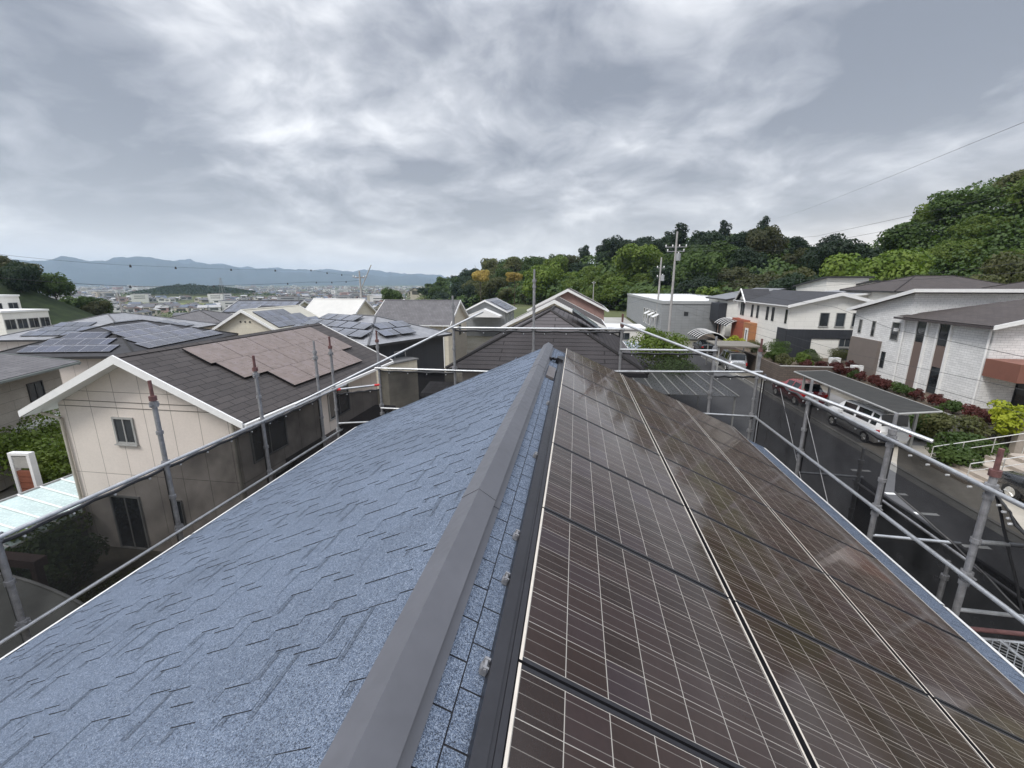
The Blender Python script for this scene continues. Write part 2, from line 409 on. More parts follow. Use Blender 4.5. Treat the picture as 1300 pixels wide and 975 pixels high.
# ------------------------------------------------------------------ our house: blue shingle roof
X0, ZR, SL = -.48, -1.15, .45
TH = atan(SL); CT, ST = cos(TH), sin(TH)
YN, YF, SE = -1.6, 7.84, 4.32
house = empty('house', (X0, 3.5, G), 0, 'house with blue shingle roof, grey metal ridge cap and brown solar panels, under the camera', 'house')
hl = Vector(house.location)
def onroof(side, s, y, h=0.):
    """point on our roof: side -1 left / +1 right, s metres down the slope, h above it, in house coordinates"""
    return Vector((side*(s*CT + h*ST), y, ZR - s*ST + h*CT)) + Vector((X0, 0, 0)) - hl
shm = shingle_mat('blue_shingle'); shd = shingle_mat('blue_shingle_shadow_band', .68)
edge = mat('cut_edge_with_shadow', (.02, .021, .026), .9, .3, 20)  # cut asphalt sides, coloured black to paint the shadow lines beside the tabs
def course_roof(side, seed, raised):
    rnd = random.Random(seed); mb = MB(); q = lambda s, y, h: onroof(side, s, y, h)
    def f4(a, b, c, d, mi): mb.face((a, b, c, d) if side > 0 else (d, c, b, a), None, mi)
    ex = .1305; s = .075 if raised else .045
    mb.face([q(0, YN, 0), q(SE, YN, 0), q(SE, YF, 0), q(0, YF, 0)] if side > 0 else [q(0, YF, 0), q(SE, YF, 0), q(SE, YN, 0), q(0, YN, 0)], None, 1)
    i = 0
    while s < SE-.01:
        e = min(s+ex, SE+.012); h1 = .004
        y = YN - rnd.random()*.3
        def lay(y0, y1, h, mi=0, s0=s, s1=e, hs=0.002):
            y0, y1 = max(y0, YN), min(y1, YF+.01)
            if y1-y0 < .004: return
            a0, a1, b0, b1 = q(s0, y0, hs), q(s0, y1, hs), q(s1, y0, h), q(s1, y1, h)
            f4(a0, b0, b1, a1, mi)
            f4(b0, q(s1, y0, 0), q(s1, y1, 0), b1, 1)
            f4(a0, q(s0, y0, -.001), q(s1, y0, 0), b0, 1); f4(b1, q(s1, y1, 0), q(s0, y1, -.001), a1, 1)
        if raised:
            lay(YN, YF, h1)
            while y < YF:
                w = rnd.choice((.09, .13, .17, .22, .3)); gp = rnd.choice((.06, .1, .14, .2, .26))
                two = rnd.random() < .14
                lay(y, y+w, .0085, 0, s, min(e+(ex if two else 0), SE+.012), .006)
                if rnd.random() < .35:      # course shadow painted as darker granules in the notch beside the tab
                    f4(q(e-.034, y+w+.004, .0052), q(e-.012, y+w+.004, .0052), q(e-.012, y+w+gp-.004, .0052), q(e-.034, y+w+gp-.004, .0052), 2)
                y += w+gp
        else:
            y = YN - (i % 2)*.085
            while y < YF:
                w = .17; lay(y, y+w-.006, .006 + rnd.random()*.0015, 0, s+.005, e, .003); y += w
        s += ex; i += 1
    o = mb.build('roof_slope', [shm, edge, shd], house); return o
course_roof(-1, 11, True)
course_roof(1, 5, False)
# walls and soffit under the roof
wb = MB(); zb = G-hl.z
for sx in (1,):
    wl, wr = -SE*CT+.45, SE*CT-.45
    ztop = ZR-SE*ST-hl.z+.02
    wb.prism([(wl, zb), (wr, zb), (wr, ztop), (0, ZR-.25-hl.z), (wl, ztop)], YN+.4-hl.y, YF-.4-hl.y)
wb.build('wall', brick('beige_siding', (.42, .39, .33), (.40, .37, .32), (.2, .19, .17), .9, .45, .006), house)
# drip edges (white along the eaves, dark along the gables)
for side in (-1, 1):
    mb = MB(); q = lambda s, y, h: onroof(side, s, y, h)
    for y0, y1 in ((YN, 3.9), (3.93, YF)):
        for (s0, h0, s1, h1) in ((SE-.012, .012, SE+.034, .016), (SE+.034, .016, SE+.036, -.06)):
            a, b_, c_, d_ = q(s0, y0, h0), q(s1, y0, h1), q(s1, y1, h1), q(s0, y1, h0)
            mb.face((a, b_, c_, d_) if side > 0 else (d_, c_, b_, a))
    o = mb.build('eave_trim', white_trim, house)
    mb = MB()
    a = [q(0, YF+.012, .014), q(SE, YF+.012, .014), q(SE, YF+.012, -.14), q(0, YF+.012, -.14)]; b_ = [p+Vector((0, .03, 0)) for p in a]
    mb.face(a if side > 0 else a[::-1]); mb.face(b_[::-1] if side > 0 else b_); mb.face((a[0], b_[0], b_[1], a[1]) if side > 0 else (a[1], b_[1], b_[0], a[0]))
    mb.build('verge_trim', mat('blue_grey_trim', (.12, .15, .2), .6, .2, 4), house)
# ridge cap in folded metal, lapped every 1.8 m
rc = MB(); y = YN; k = 0
sL, sR = .081, .076
while y < YF+.03:
    y1 = min(y+1.82, YF+.05); r = .0 if k % 2 else .0035
    prof = []
    for side, s, h in ((-1, sL, -.03), (-1, sL, .052), (-1, .0, .06), (1, sR, .048), (1, sR+.002, .012), (1, sR+.038, .010), (1, sR+.039, -.01)):
        p = onroof(side, s, 0, h+r); 
        if s == 0: p = Vector((0, 0, ZR+.074+r))-Vector((0, 0, hl.z))
        prof.append((p.x, p.z))
    A = [(a, y-hl.y, z) for a, z in prof]; B = [(a, y1-hl.y+.03, z) for a, z in prof]
    for i in range(len(prof)-1): rc.face((A[i], A[i+1], B[i+1], B[i])[::-1])
    rc.face(A); rc.face(B[::-1])
    y = y1; k += 1
rc.build('ridge_cap', cap_grey, house)
# solar array, three columns of modules
S0, COLP, PH = .332, 1.165, .072
cellm = panel_mat('brown_solar_cells', (.029, .0165, .0125), (.33, .31, .28), .1585, .0017, .085, .35, spec=.46, blue=.55)
cream_alu = mat('cream_aluminium', (.66, .60, .52), .4, .12, 4, metal=.25)
for c_ in range(3):
    for r_ in range(-2, 7):
        y0 = 1.15 + r_*1.0 + .006; y1 = y0+.988
        s0 = S0 + c_*COLP + (.0 if c_ else .0); s1 = s0+1.134
        if y0 < YN: continue
        ctr = onroof(1, (s0+s1)/2, (y0+y1)/2, PH)
        pe = bpy.data.objects.new('solar_panel', None); COL.objects.link(pe); pe.parent = house; pe.location = ctr; pe.rotation_euler = (0, TH, 0); pe.empty_display_size = .1
        w, d = (s1-s0)/2, (y1-y0)/2
        mb = MB(); mx, my = .0105, .016; gw, gd = w-mx, d-my        # glass with cells; uv starts on a cell line
        uw, ud = .1585*7, .1585*6; ox, oy = (2*gw-uw)/2, (2*gd-ud)/2
        mb.face(((-gw,-gd,.001), (gw,-gd,.001), (gw,gd,.001), (-gw,gd,.001)), [(-oy+.0+0, -ox), (-oy, uw+ox), (ud+oy, uw+ox), (ud+oy, -ox)])
        mb.build('cell_glass', cellm, pe)
        for sx in (-1, 1):
            xa, xb = sorted((sx*w, sx*(w-mx))); mb = MB().box((xa, -d, -.035), (xb, d, .004)); mb.mi = [1, 0, 1, 1, 1, 1]; mb.build('side_frame', [cream_alu, black_metal], pe)
        for sy in (-1, 1):
            ya, yb = sorted((sy*d, sy*(d-my))); MB().box((-w+mx, ya, -.035), (w-mx, yb, .0025)).build('cross_frame', black_metal, pe)
for c_ in range(1, 3):          # dark support channel in the gap between columns
    s0 = S0+(c_-1)*COLP+1.134; mb = MB()
    ps = [onroof(1, s0+.002, YN+.6, PH-.02), onroof(1, s0+.03, YN+.6, PH-.02), onroof(1, s0+.03, 7.13, PH-.02), onroof(1, s0+.002, 7.13, PH-.02)]
    mb.face(ps); mb.build('mounting_rail', black_metal, house)
mb = MB()                         # black rail along the top of the array, stepped profile
prof = [(s_-.053, h_) for s_, h_ in ((.302, .0), (.302, .052), (.345, .062), (.346, .056), (.36, .058), (.361, .066), (.382, .070), (.382, .0))]
A = [onroof(1, s, YN+.5, h) for s, h in prof]; B = [onroof(1, s, 7.16, h) for s, h in prof]
for i in range(len(prof)-1): mb.face((A[i], A[i+1], B[i+1], B[i])[::-1])
mb.face(B); mb.build('array_top_rail', black_metal, house)
for yy in (1.118, 1.549, 1.874, 2.9, 4.3):
    mb = MB(); c0 = onroof(1, .236, yy, .02); M = Matrix.Translation(c0) @ Matrix.Rotation(TH, 4, 'Y') @ Matrix.Scale(.75, 4)
    mb.box((-.014, -.028, -.015), (.014, -.018, .03), M=M).box((-.014, .018, -.015), (.014, .028, .03), M=M).box((-.018, -.02, -.016), (.018, .02, .004), M=M)
    mb.tube(M @ Vector((-.0, -.034, .018)), M @ Vector((0, .034, .018)), .006, 8)
    mb.build('rail_clip', galv_old, house)
mb = MB(); M = Matrix.Translation(onroof(1, .178, 5.75, .03)) @ Matrix.Rotation(TH, 4, 'Y')
mb.box((-.055, -.33, -.02), (.055, .33, .012), M=M); mb.build('cable_cover', mat('brown_metal', (.11, .10, .10), .5, .2, 4), house)
mb = MB(); pts = [onroof(1, s, y, h) for s, y, h in ((.11, 6.75, .02), (.15, 6.6, .06), (.2, 6.62, .07), (.25, 6.7, .06), (.29, 6.62, .05))]
mb.path(pts, .022, 8); mb.box((-.05, -.1, -.03), (.05, .1, .05), M=Matrix.Translation(onroof(1, .25, 6.72, .05)) @ Matrix.Rotation(TH, 4, 'Y'))
mb.build('cable_entry', black_metal, house)

# ------------------------------------------------------------------ scaffold
scaf = empty('scaffold', (0, 4, G), 0, 'galvanised pipe scaffold standing all round the blue roof', 'scaffold')
so_ = Vector(scaf.location)
def loc(p): return Vector(p)-so_
PR, RR = .0285, .0225
def post(x, y, ztop, clamps=(), capm=None, spig=True):
    mb = MB(); mb.tube(loc((x, y, G)), loc((x, y, ztop-.22)), PR, 12, 0); mb.tube(loc((x, y, ztop-.23)), loc((x, y, ztop)), PR*.72, 10, 1 if capm else 0)
    mb.tube(loc((x, y, ztop-.26)), loc((x, y, ztop-.2)), PR*1.5, 12, 1 if capm else 0)
    zz = G+.4
    while zz < ztop-.35: mb.tube(loc((x, y, zz)), loc((x, y, zz+.045)), PR*1.42, 10, 0); zz += .45
    o = mb.build('post', [galv_old, capm or galv_old], scaf)
    for zc_ in clamps:
        mb = MB(); c = loc((x, y, zc_))
        mb.tube(c-Vector((0,0,.035)), c+Vector((0,0,.035)), PR*1.55, 12)
        mb.box(tuple(c+Vector((-.055,-.012,-.03))), tuple(c+Vector((.055,.012,.03)))); mb.box(tuple(c+Vector((-.012,-.055,-.03))), tuple(c+Vector((.012,.055,.03))))
        mb.tube(c+Vector((.02,-.08,0)), c+Vector((.02,.05,0)), .009, 6)
        mb.build('clamp', galv_old, o)
    return o
def rail(a, b, r=RR, m=None, ends=None):
    mb = MB(); a, b = loc(a), loc(b); mb.tube(a, b, r, 12)
    if ends:
        d = (b-a).normalized()
        for p, s in ((a, 1), (b, -1)): mb.tube(p, p+d*s*.13, r*1.25, 12, 1)
    return mb.build('rail', [m or galv, ends or galv], scaf)
LX, RX, FY = -5.25, 3.75, 9.05
for y, zt, capm in ((.97, -1.2, None), (2.77, -1.2, None), (4.47, -1.19, redpaint), (6.25, -1.17, redpaint), (7.93, -1.15, None), (8.5, -1.13, redpaint)):
    post(LX, y, zt, (-1.5, -2.30, -3.25, -4.6), capm)
rail((LX+.05, -1, -2.29), (LX+.05, 8.9, -2.29))
rail((LX+.05, -1, -3.27), (LX+.05, 8.6, -3.27))
# second long tube beside the top rail, running past the corner
for x, zt, zr in ((-4.43, -1.05, -1.9), (-2.63, -.27, -.96), (-.87, .27, -.95), (.96, -.62, -.95), (2.82, -1.05, -1.31), (3.68, -1.08, -1.75)):
    post(x, FY, zt, (zr, zr-.9, -3.0), redpaint if x in (.96, 3.68, -4.43) else None)
rail((-4.5, FY-.05, -1.9), (-1.2, FY-.05, -1.9)); rail((-2.65, FY-.05, -.95), (1.0, FY-.05, -.93))
rail((.94, FY-.05, -1.35), (2.85, FY-.05, -1.33)); rail((.7, FY-.05, -1.82), (3.75, FY-.05, -1.74)); rail((2.7, FY-.05, -2.66), (3.75, FY-.05, -2.68))
rail((-4.43, FY-.05, -2.85), (-2.2, FY-.05, -2.85))
rail((LX, 8.5, -2.32), (-4.43, FY, -2.3), ends=brightred); rail((LX, 8.5, -3.1), (-3.7, 8.9, -3.08))
rail((LX+.1, 7.0, -2.22), (-2.02, 9.3, -.62)); 
for y, zt, capm in ((-.5, -1.5, None), (2.3, -1.5, None), (4.1, -1.42, redpaint), (5.36, -1.48, None), (7.2, -1.5, None)):
    post(RX, y, zt, (-1.79, -2.69), capm)
rail((RX-.05, -1, -1.79), (RX-.05, 7.2, -1.79)); rail((RX-.05, -1, -2.7), (RX-.05, 9.05, -2.67))
rail((.93, FY-.1, -.80), (3.80, 4.86, -1.64))
for y in (2.3, 4.1, 5.36, 7.2):
    post(RX+.93, y, -3.35 if y < 7 else -2.6, (), None); rail((RX, y, -3.08), (RX+1.0, y, -3.1), .02)
rail((RX, 4.1, -2.34), (RX+1.6, 4.1, -2.36), .021); rail((RX+.93, -1, -3.2), (RX+.93, 7.3, -3.2), .02, galv_old)
rail((RX+.1, 4.07, -3.26), (RX+.75, 4.07, -3.26), .022, redpaint)
for a, b in (((RX-.02, 7.2, -2.0), (RX+.0, 5.36, -4.2)), ((RX+.05, 8.3, -1.9), (RX+.0, 5.9, -4.4))): rail(a, b, .006, galv_old)
for a, b in (((LX, 4.47, -3.4), (LX, 6.25, -5.2)),): rail(a, b, .013)
# steel deck with expanded-metal mesh
dk = MB(); x0, x1, y0, y1, zd = RX+.12, RX+.78, 2.35, 4.0, -3.3
for a, b in (((x0,y0),(x0,y1)), ((x1,y0),(x1,y1)), ((x0,y0),(x1,y0)), ((x0,y1),(x1,y1)), ((x0+.22,y0),(x0+.22,y1)), ((x0+.44,y0),(x0+.44,y1))):
    dk.tube(loc((*a, zd)), loc((*b, zd)), .016, 6)
k = -1.7
while k < .7:
    for sgn in (1, -1):
        pa = []
        for tt in range(0, 34):
            yy = y0+tt*.05; xx = (x0+k+(yy-y0)) if sgn > 0 else (x1-k-(yy-y0))
            if x0 <= xx <= x1 and yy <= y1: pa.append((xx, yy))
        if len(pa) > 1: dk.tube(loc((*pa[0], zd)), loc((*pa[-1], zd)), .0045, 4, caps=False)
    k += .07
dk.build('deck', galv, scaf)

# safety nets
netA = net_mat('dark_mesh_net', .86); netB = net_mat('dense_mesh_net', .93, (.02, .021, .022)); netC = net_mat('thin_mesh_net', .56); netD = net_mat('close_mesh_net', .86, (.022, .022, .022))
white_dot = mat('white_eyelet', (.75, .75, .75), .5, .05, 3)
def net(label, a, b, ztop_a, ztop_b, zbot, m=netA, nx=14, nz=10, wav=.025, seed=0, eyelets=4, group='dark mesh nets on the scaffold', fold=0.):
    a, b = Vector((*a, 0)), Vector((*b, 0)); d = b-a; nrm = Vector((d.y, -d.x, 0)).normalized()
    base = Vector((a.x, a.y, zbot)); mb = MB(); P = []
    for j in range(nz+1):
        row = []
        for i in range(nx+1):
            f, g = i/nx, j/nz; zt = ztop_a+(ztop_b-ztop_a)*f
            z = zt+(zbot-zt)*g
            w = wav*(noise.noise(Vector((f*d.length*2.2+seed, g*1.3, seed*.7)))+.4*sin(f*9+seed))*min(1, 2.5*g+.15)
            w += fold*sin(f*26+seed+g)*(1-f)*.6
            sag = -.018*sin(f*pi*4)**2*(1-g)
            row.append(a+d*f+nrm*w+Vector((0, 0, z+sag))-base)
        P.append(row)
    for j in range(nz):
        for i in range(nx): mb.face((P[j][i], P[j][i+1], P[j+1][i+1], P[j+1][i]), None, 0, True)
    o = mb.build('safety_net', m, None, tuple(base), weld=True); tag(o, label, 'net', group)
    MB().path([p+nrm*.004-Vector((0, 0, .012)) for p in P[0]], .022, 6).build('hem', dark_trim, o)
    for q in (0, -1): MB().path([row[q] for row in P], .014, 5).build('edge_rope', dark_trim, o)
    if eyelets:
        for k in range(eyelets):
            f = (k+.5)/eyelets; i = f*nx; p = P[0][int(i)].lerp(P[0][min(nx, int(i)+1)], i-int(i))+Vector((0, 0, -.045))
            MB().tube(p-nrm*.014, p+nrm*.014, .012, 8).build('eyelet', white_dot, o)
    return o
net('dark net on the left scaffold side, nearest bay by the lower left corner', (LX-.04, .97), (LX-.04, 2.77), -2.36, -2.36, G+.2, netD, seed=1)
net('dark net on the left scaffold side across the bay in front of the patio door', (LX-.04, 2.77), (LX-.04, 4.47), -2.36, -2.36, G+.2, netD, seed=2)
net('dark net on the left scaffold side hanging in front of the beige gable wall', (LX-.04, 4.47), (LX-.04, 6.25), -2.36, -2.36, G+.2, netD, seed=3)
net('dark net on the left scaffold side below the neighbour eave', (LX-.04, 6.25), (LX-.04, 7.93), -2.36, -2.36, G+.2, netD, seed=4)
net('narrow dark net closing the far left scaffold corner by the red-ended rail', (LX, 8.5), (-4.43, FY+.04), -2.4, -2.4, G+.2, seed=5, eyelets=2, nx=8)
net('dark net on the far scaffold side, leftmost bay under a horizontal rail', (-4.43, FY+.04), (-2.63, FY+.04), -1.96, -1.96, G+.2, seed=6)
net('dark net on the far scaffold side, bay left of the ridge end', (-2.63, FY+.04), (-.87, FY+.04), -1.0, -1.0, G+.2, netC, seed=7)
net('dark far net in front of the brown hip roof, right of the ridge end', (-.87, FY+.04), (.96, FY+.04), -1.0, -.98, G+.2, netC, seed=8)
net('dark net on the far scaffold side in front of the round green tree', (.96, FY+.04), (2.82, FY+.04), -1.42, -1.40, G+.2, netC, seed=9)
net('narrow dark net on the far scaffold side beside the right corner', (2.82, FY+.04), (RX+.05, FY+.04), -1.86, -1.84, G+.2, netC, seed=10, nx=8)
net('dark net gathered in folds on the right scaffold side next to the far corner', (RX+.05, FY+.04), (RX+.05, 7.2), -1.8, -1.85, G+.2, netA, nx=60, seed=11, fold=.07)
net('dark net on the right scaffold side in front of the street with the white truck', (RX+.04, 7.2), (RX+.04, 5.36), -1.85, -1.85, G+.2, netA, seed=12)
def shape_net(label, pts_top, pts_bot, m, seed):
    base = Vector(pts_top[0]); n = 14; mb = MB(); P = []
    nr = len(pts_top)
    def samp(pts, f):
        i = min(int(f*(len(pts)-1)), len(pts)-2); return Vector(pts[i]).lerp(Vector(pts[i+1]), f*(len(pts)-1)-i)
    for j in range(n+1):
        row = []
        for i in range(25):
            f, g = i/24, j/n; p = samp(pts_top, f).lerp(samp(pts_bot, f), g)
            p.x += .06*sin(g*pi)*sin(f*pi)+.012*noise.noise(Vector((f*6, g*5, seed))); row.append(p-base)
        P.append(row)
    for j in range(n):
        for i in range(24): mb.face((P[j][i], P[j][i+1], P[j+1][i+1], P[j+1][i]), None, 0, True)
    o = mb.build('safety_net', m, None, tuple(base), weld=True); tag(o, label, 'net', 'dark mesh nets on the scaffold')
    hm = MB(); hm.path([r[-1] for r in P], .012, 6); hm.path(P[-1], .012, 6); hm.path(P[0], .01, 6); hm.build('hem', dark_trim, o)
    for i in (4, 9, 14, 19):
        p = P[0][i]+Vector((0, 0, -.05)); MB().tube(p+Vector((-.018, 0, 0)), p+Vector((.012, 0, 0)), .011, 8).build('eyelet', white_dot, o)
shape_net('loose dark net hanging diagonally from the right top rail in front of the black car',
          [(RX+.05, 5.3, -1.85), (RX+.05, 4.7, -1.85), (RX+.06, 4.1, -1.86)], [(RX+.08, 5.25, -2.42), (RX+.35, 4.72, -2.72), (RX+.55, 4.1, -3.05)], netA, 1)
shape_net('loose dark net behind the red-painted right post, its free edge curving outward',
          [(RX+.06, 4.1, -1.86), (RX+.08, 3.98, -1.95), (RX+.1, 3.93, -2.05)], [(RX+.55, 4.1, -3.05), (RX+.6, 3.6, -3.05), (RX+.62, 3.3, -2.75)], netA, 2)
net('dense black net below the right scaffold deck level', (RX+.99, 7.2), (RX+.99, 2.3), -3.12, -3.12, G+.3, netB, seed=14, eyelets=0, wav=.01)

# ------------------------------------------------------------------ houses
def window(root, side, u, z, w, h, W, Dp, frame=white_trim, mull=1, dep=0., sill=False, pane=pane_dark):
    """side S/N/W/E in house coordinates; u along the wall seen from outside left to right; z above ground"""
    M = {'S': Matrix.Translation((0, -Dp/2, 0)), 'N': Matrix.Translation((0, Dp/2, 0)) @ Matrix.Rotation(pi, 4, 'Z'),
         'W': Matrix.Translation((-W/2, 0, 0)) @ Matrix.Rotation(-pi/2, 4, 'Z'), 'E': Matrix.Translation((W/2, 0, 0)) @ Matrix.Rotation(pi/2, 4, 'Z')}[side] @ Matrix.Translation((0, -dep, 0))
    t_ = min(.06, w*.12); mb = MB()
    mb.box((u-w/2-t_, -.045, z-t_), (u+w/2+t_, .02, z), M=M).box((u-w/2-t_, -.045, z+h), (u+w/2+t_, .02, z+h+t_), M=M)
    mb.box((u-w/2-t_, -.043, z), (u-w/2, .02, z+h), M=M).box((u+w/2, -.043, z), (u+w/2+t_, .02, z+h), M=M)
    for k in range(mull):
        uu = u-w/2+w*(k+1)/(mull+1); mb.box((uu-.02, -.035, z), (uu+.02, .02, z+h), M=M)
    if sill: mb.box((u-w/2-t_-.03, -.09, z-t_-.04), (u+w/2+t_+.03, .02, z-t_-.003), M=M)
    o = mb.build('window', frame, root)
    mb = MB(); mb.box((u-w/2, -.012, z), (u+w/2, .015, z+h), M=M); mb.build('pane', pane, o)
    return o
def shell_roof(root, polys, th, m, name='roof'):
    """closed slabs: each polygon (outside face, ccw from above) gets a thickness downward; uv along its first edge"""
    mb = MB()
    for P in polys:
        P = [Vector(p) for p in P]; e = (P[1]-P[0]).normalized(); nrm = (P[1]-P[0]).cross(P[2]-P[1]).normalized(); f = nrm.cross(e)
        uv = [((p-P[0]).dot(e), (p-P[0]).dot(f)) for p in P]
        mb.face(P, uv); Q = [p-Vector((0, 0, th)) for p in P]; mb.face(Q[::-1], uv[::-1])
        for i in range(len(P)):
            j = (i+1) % len(P)
            if i == 0 or abs(P[i].z-P[j].z) > 1e-4:      # eave and rake edges; the ridge stays open
                mb.face((P[i], Q[i], Q[j], P[j]), [(0, 0), (0, .1), (.5, .1), (.5, 0)])
    return mb.build(name, m, root)
def gable_house(loc_, rz, W, Dp, he, pitch, label, wallm, roofm, oe=.5, og=.45, th=.14, cat='house', trim=white_trim, group=None, gutter=True, bw=.2):
    """ridge along local y; W across, Dp along; he eave height above ground"""
    r = empty('house', loc_, rz, label, cat, group); hr = he+W/2*pitch
    mb = MB(); mb.prism([(-W/2, 0), (W/2, 0), (W/2, he), (0, hr), (-W/2, he)], -Dp/2, Dp/2); mb.build('wall', wallm, r)
    ze = he-oe*pitch+th; zr = hr+th; x = W/2+oe; y = Dp/2+og
    shell_roof(r, [((x, -y, ze), (x, y, ze), (0, y, zr), (0, -y, zr)), ((-x, y, ze), (-x, -y, ze), (0, -y, zr), (0, y, zr))], th-.01, roofm)
    for sx in (-1, 1):      # pale soffit boards under the overhangs
        mb = MB(); b0 = th+.006
        for (ya, yb, xa, xb) in ((-y, y, W/2+.002, x), (-y, -Dp/2-.002, 0, W/2), (Dp/2+.002, y, 0, W/2)):
            za, zb2 = zr-xa*(zr-ze)/x-b0, zr-xb*(zr-ze)/x-b0; q = ((sx*xa, ya, za), (sx*xa, yb, za), (sx*xb, yb, zb2), (sx*xb, ya, zb2)); mb.face(q if sx > 0 else q[::-1])
        mb.build('soffit', trim, r)
    for sy in (-1, 1):
        mb = MB()
        for sx in (-1, 1):
            pr = [(sx*(x+.02), ze+.03), (0, zr+.03), (0, zr-bw-.06), (sx*(x+.02), ze-bw)]
            if sx > 0: pr = pr[::-1]
            ya, yb = sorted((sy*(y+.004), sy*(y+.05))); mb.prism(pr, ya, yb)
        mb.build('bargeboard', trim, r)
    if gutter:
        for sx in (-1, 1):
            mb = MB(); xa, xb = sorted((sx*(x+.003), sx*(x+.10))); mb.box((xa, -y, ze-.13), (xb, y, ze-.03)); mb.build('gutter', trim, r)
    mb = MB(); mb.prism([(-.14, zr-.04), (0, zr+.035), (.14, zr-.04), (0, zr-.06)], -y, y); mb.build('ridge_tile', roofm, r)
    r['hr'] = zr; return r, dict(W=W, D=Dp, x=x, y=y, ze=ze, zr=zr, p=pitch)
def hip_house(loc_, rz, W, Dp, he, pitch, label, wallm, roofm, oe=.5, th=.14, cat='house', trim=dark_trim, group=None):
    r = empty('house', loc_, rz, label, cat, group)
    mb = MB(); mb.box((-W/2, -Dp/2, 0), (W/2, Dp/2, he)); mb.build('wall', wallm, r)
    x, y = W/2+oe, Dp/2+oe; k = min(x, y); ze = he+.02; zr = ze+k*pitch
    if y >= x: a, b_ = (0, -(y-x), zr), (0, y-x, zr)
    else: a, b_ = (-(x-y), 0, zr), (x-y, 0, zr)
    A, B, C, E_ = (-x, -y, ze), (x, -y, ze), (x, y, ze), (-x, y, ze)
    if y >= x: polys = [(A, B, a), (B, C, b_, a), (C, E_, b_), (E_, A, a, b_)]
    else: polys = [(A, B, b_, a), (B, C, b_), (C, E_, a, b_), (E_, A, a)]
    mb = MB()
    for P in polys:
        P = [Vector(p) for p in P]; e = (P[1]-P[0]).normalized(); f = (P[1]-P[0]).cross(P[2]-P[1]).normalized().cross(e)
        mb.face(P, [((p-P[0]).dot(e), (p-P[0]).dot(f)) for p in P])
    mb.build('roof', roofm, r)
    mb = MB(); mb.box((-x, -y, ze-.16), (x, y, ze-.004)); mb.build('eave', trim, r)
    mb = MB()
    for p, q in ((A, a), (B, a if y >= x else b_), (C, b_), (E_, b_ if y >= x else a), (a, b_)):
        if (Vector(p)-Vector(q)).length > .1: mb.tube(p, q, .07, 6)
    mb.build('hip_tile', roofm, r)
    return r, dict(W=W, D=Dp, x=x, y=y, ze=ze, zr=zr, p=pitch)
def slope_frame(I, side):
    """point function on a roof slope: u along the eave (left to right seen from outside), v up from the eave, h above"""
    x, y, ze, p = I['x'], I['y'], I['ze'], I['p']; th = atan(p)
    def f(u, v, h=0.):
        q, zz = v*cos(th)-h*sin(th), ze+v*sin(th)+h*cos(th)
        if side == 'E': return Vector((x-q, u, zz))
        if side == 'W': return Vector((-x+q, -u, zz))
        if side == 'S': return Vector((u, -y+q, zz))
        return Vector((-u, y-q, zz))
    return f
def roof_panels(root, I, side, cells, w, h, m, lift=.1, gapc=.02):
    f = slope_frame(I, side)
    for (u, v) in cells:
        P = [f(u, v, lift), f(u+w-gapc, v, lift), f(u+w-gapc, v+h-gapc, lift), f(u, v+h-gapc, lift)]
        Q = [f(u, v, lift-.05), f(u+w-gapc, v, lift-.05), f(u+w-gapc, v+h-gapc, lift-.05), f(u, v+h-gapc, lift-.05)]
        mb = MB(); mb.face(P, [(0, 0), (w, 0), (w, h), (0, h)], 0); mb.face(Q[::-1], None, 1)
        for i in range(4): mb.face((P[i], Q[i], Q[(i+1) % 4], P[(i+1) % 4]), None, 1)
        mb.build('solar_panel', [m, black_metal], root)

slate = brick('brown_slate_roof', (.060, .052, .050), (.045, .039, .038), (.014, .012, .012), .6, .25, .012, .75, .6, var=.25)
ribbed = brick('ribbed_brown_roof', (.082, .072, .074), (.074, .066, .068), (.02, .018, .018), 4.0, .26, .02, .7, .9, var=.15)
greytile = brick('grey_tile_roof', (.135, .13, .135), (.105, .10, .105), (.04, .04, .04), .3, .28, .012, .75, .5, var=.3)
greyslate = brick('grey_slate_roof', (.27, .275, .29), (.22, .225, .24), (.10, .10, .105), .6, .22, .01, .5, .4, var=.25)
darkslate = brick('dark_slate_roof', (.04, .04, .045), (.03, .03, .034), (.012, .012, .012), .6, .22, .01, .7, .5)
brownroof = brick('brown_shingle_roof', (.07, .058, .054), (.055, .046, .044), (.025, .02, .02), .5, .2, .01, .8, .4)
seamroof = brick('standing_seam_roof', (.19, .195, .205), (.17, .175, .185), (.07, .07, .075), .45, 30., .02, .4, .6, off=0.)
beige = brick('beige_panel_siding', (.62, .56, .51), (.595, .54, .49), (.26, .235, .21), .93, 2.7, .010, .8, .35, off=0., var=.09)
cream = brick('cream_siding', (.60, .56, .46), (.57, .53, .44), (.4, .37, .3), .9, .45, .006, .8, .2, var=.1)
whitewall = brick('white_siding', (.76, .745, .70), (.73, .715, .67), (.45, .44, .42), 1.8, .45, .006, .75, .2, var=.08)
whitetile = brick('white_tile_wall', (.76, .76, .75), (.67, .67, .66), (.42, .42, .42), .42, .15, .008, .7, .5, var=.16)
greywall = brick('grey_siding', (.26, .27, .275), (.24, .25, .255), (.14, .14, .14), 1.0, .4, .008, .7, .3, off=0., var=.12)
darkwall = brick('charcoal_siding', (.035, .038, .045), (.03, .033, .04), (.012, .012, .014), .3, 9., .008, .6, .3, off=0.)
pinkbrick = brick('pink_brick', (.30, .17, .15), (.25, .14, .125), (.34, .27, .24), .3, .1, .012, .8, .4)
redbrick = brick('orange_red_tile', (.36, .10, .055), (.32, .085, .05), (.16, .06, .04), .35, .12, .008, .7, .4)
panel_pink = panel_mat('pinkish_solar', (.185, .140, .120), (.34, .31, .28), .16, .004, .30, .16, False, .35, .45)
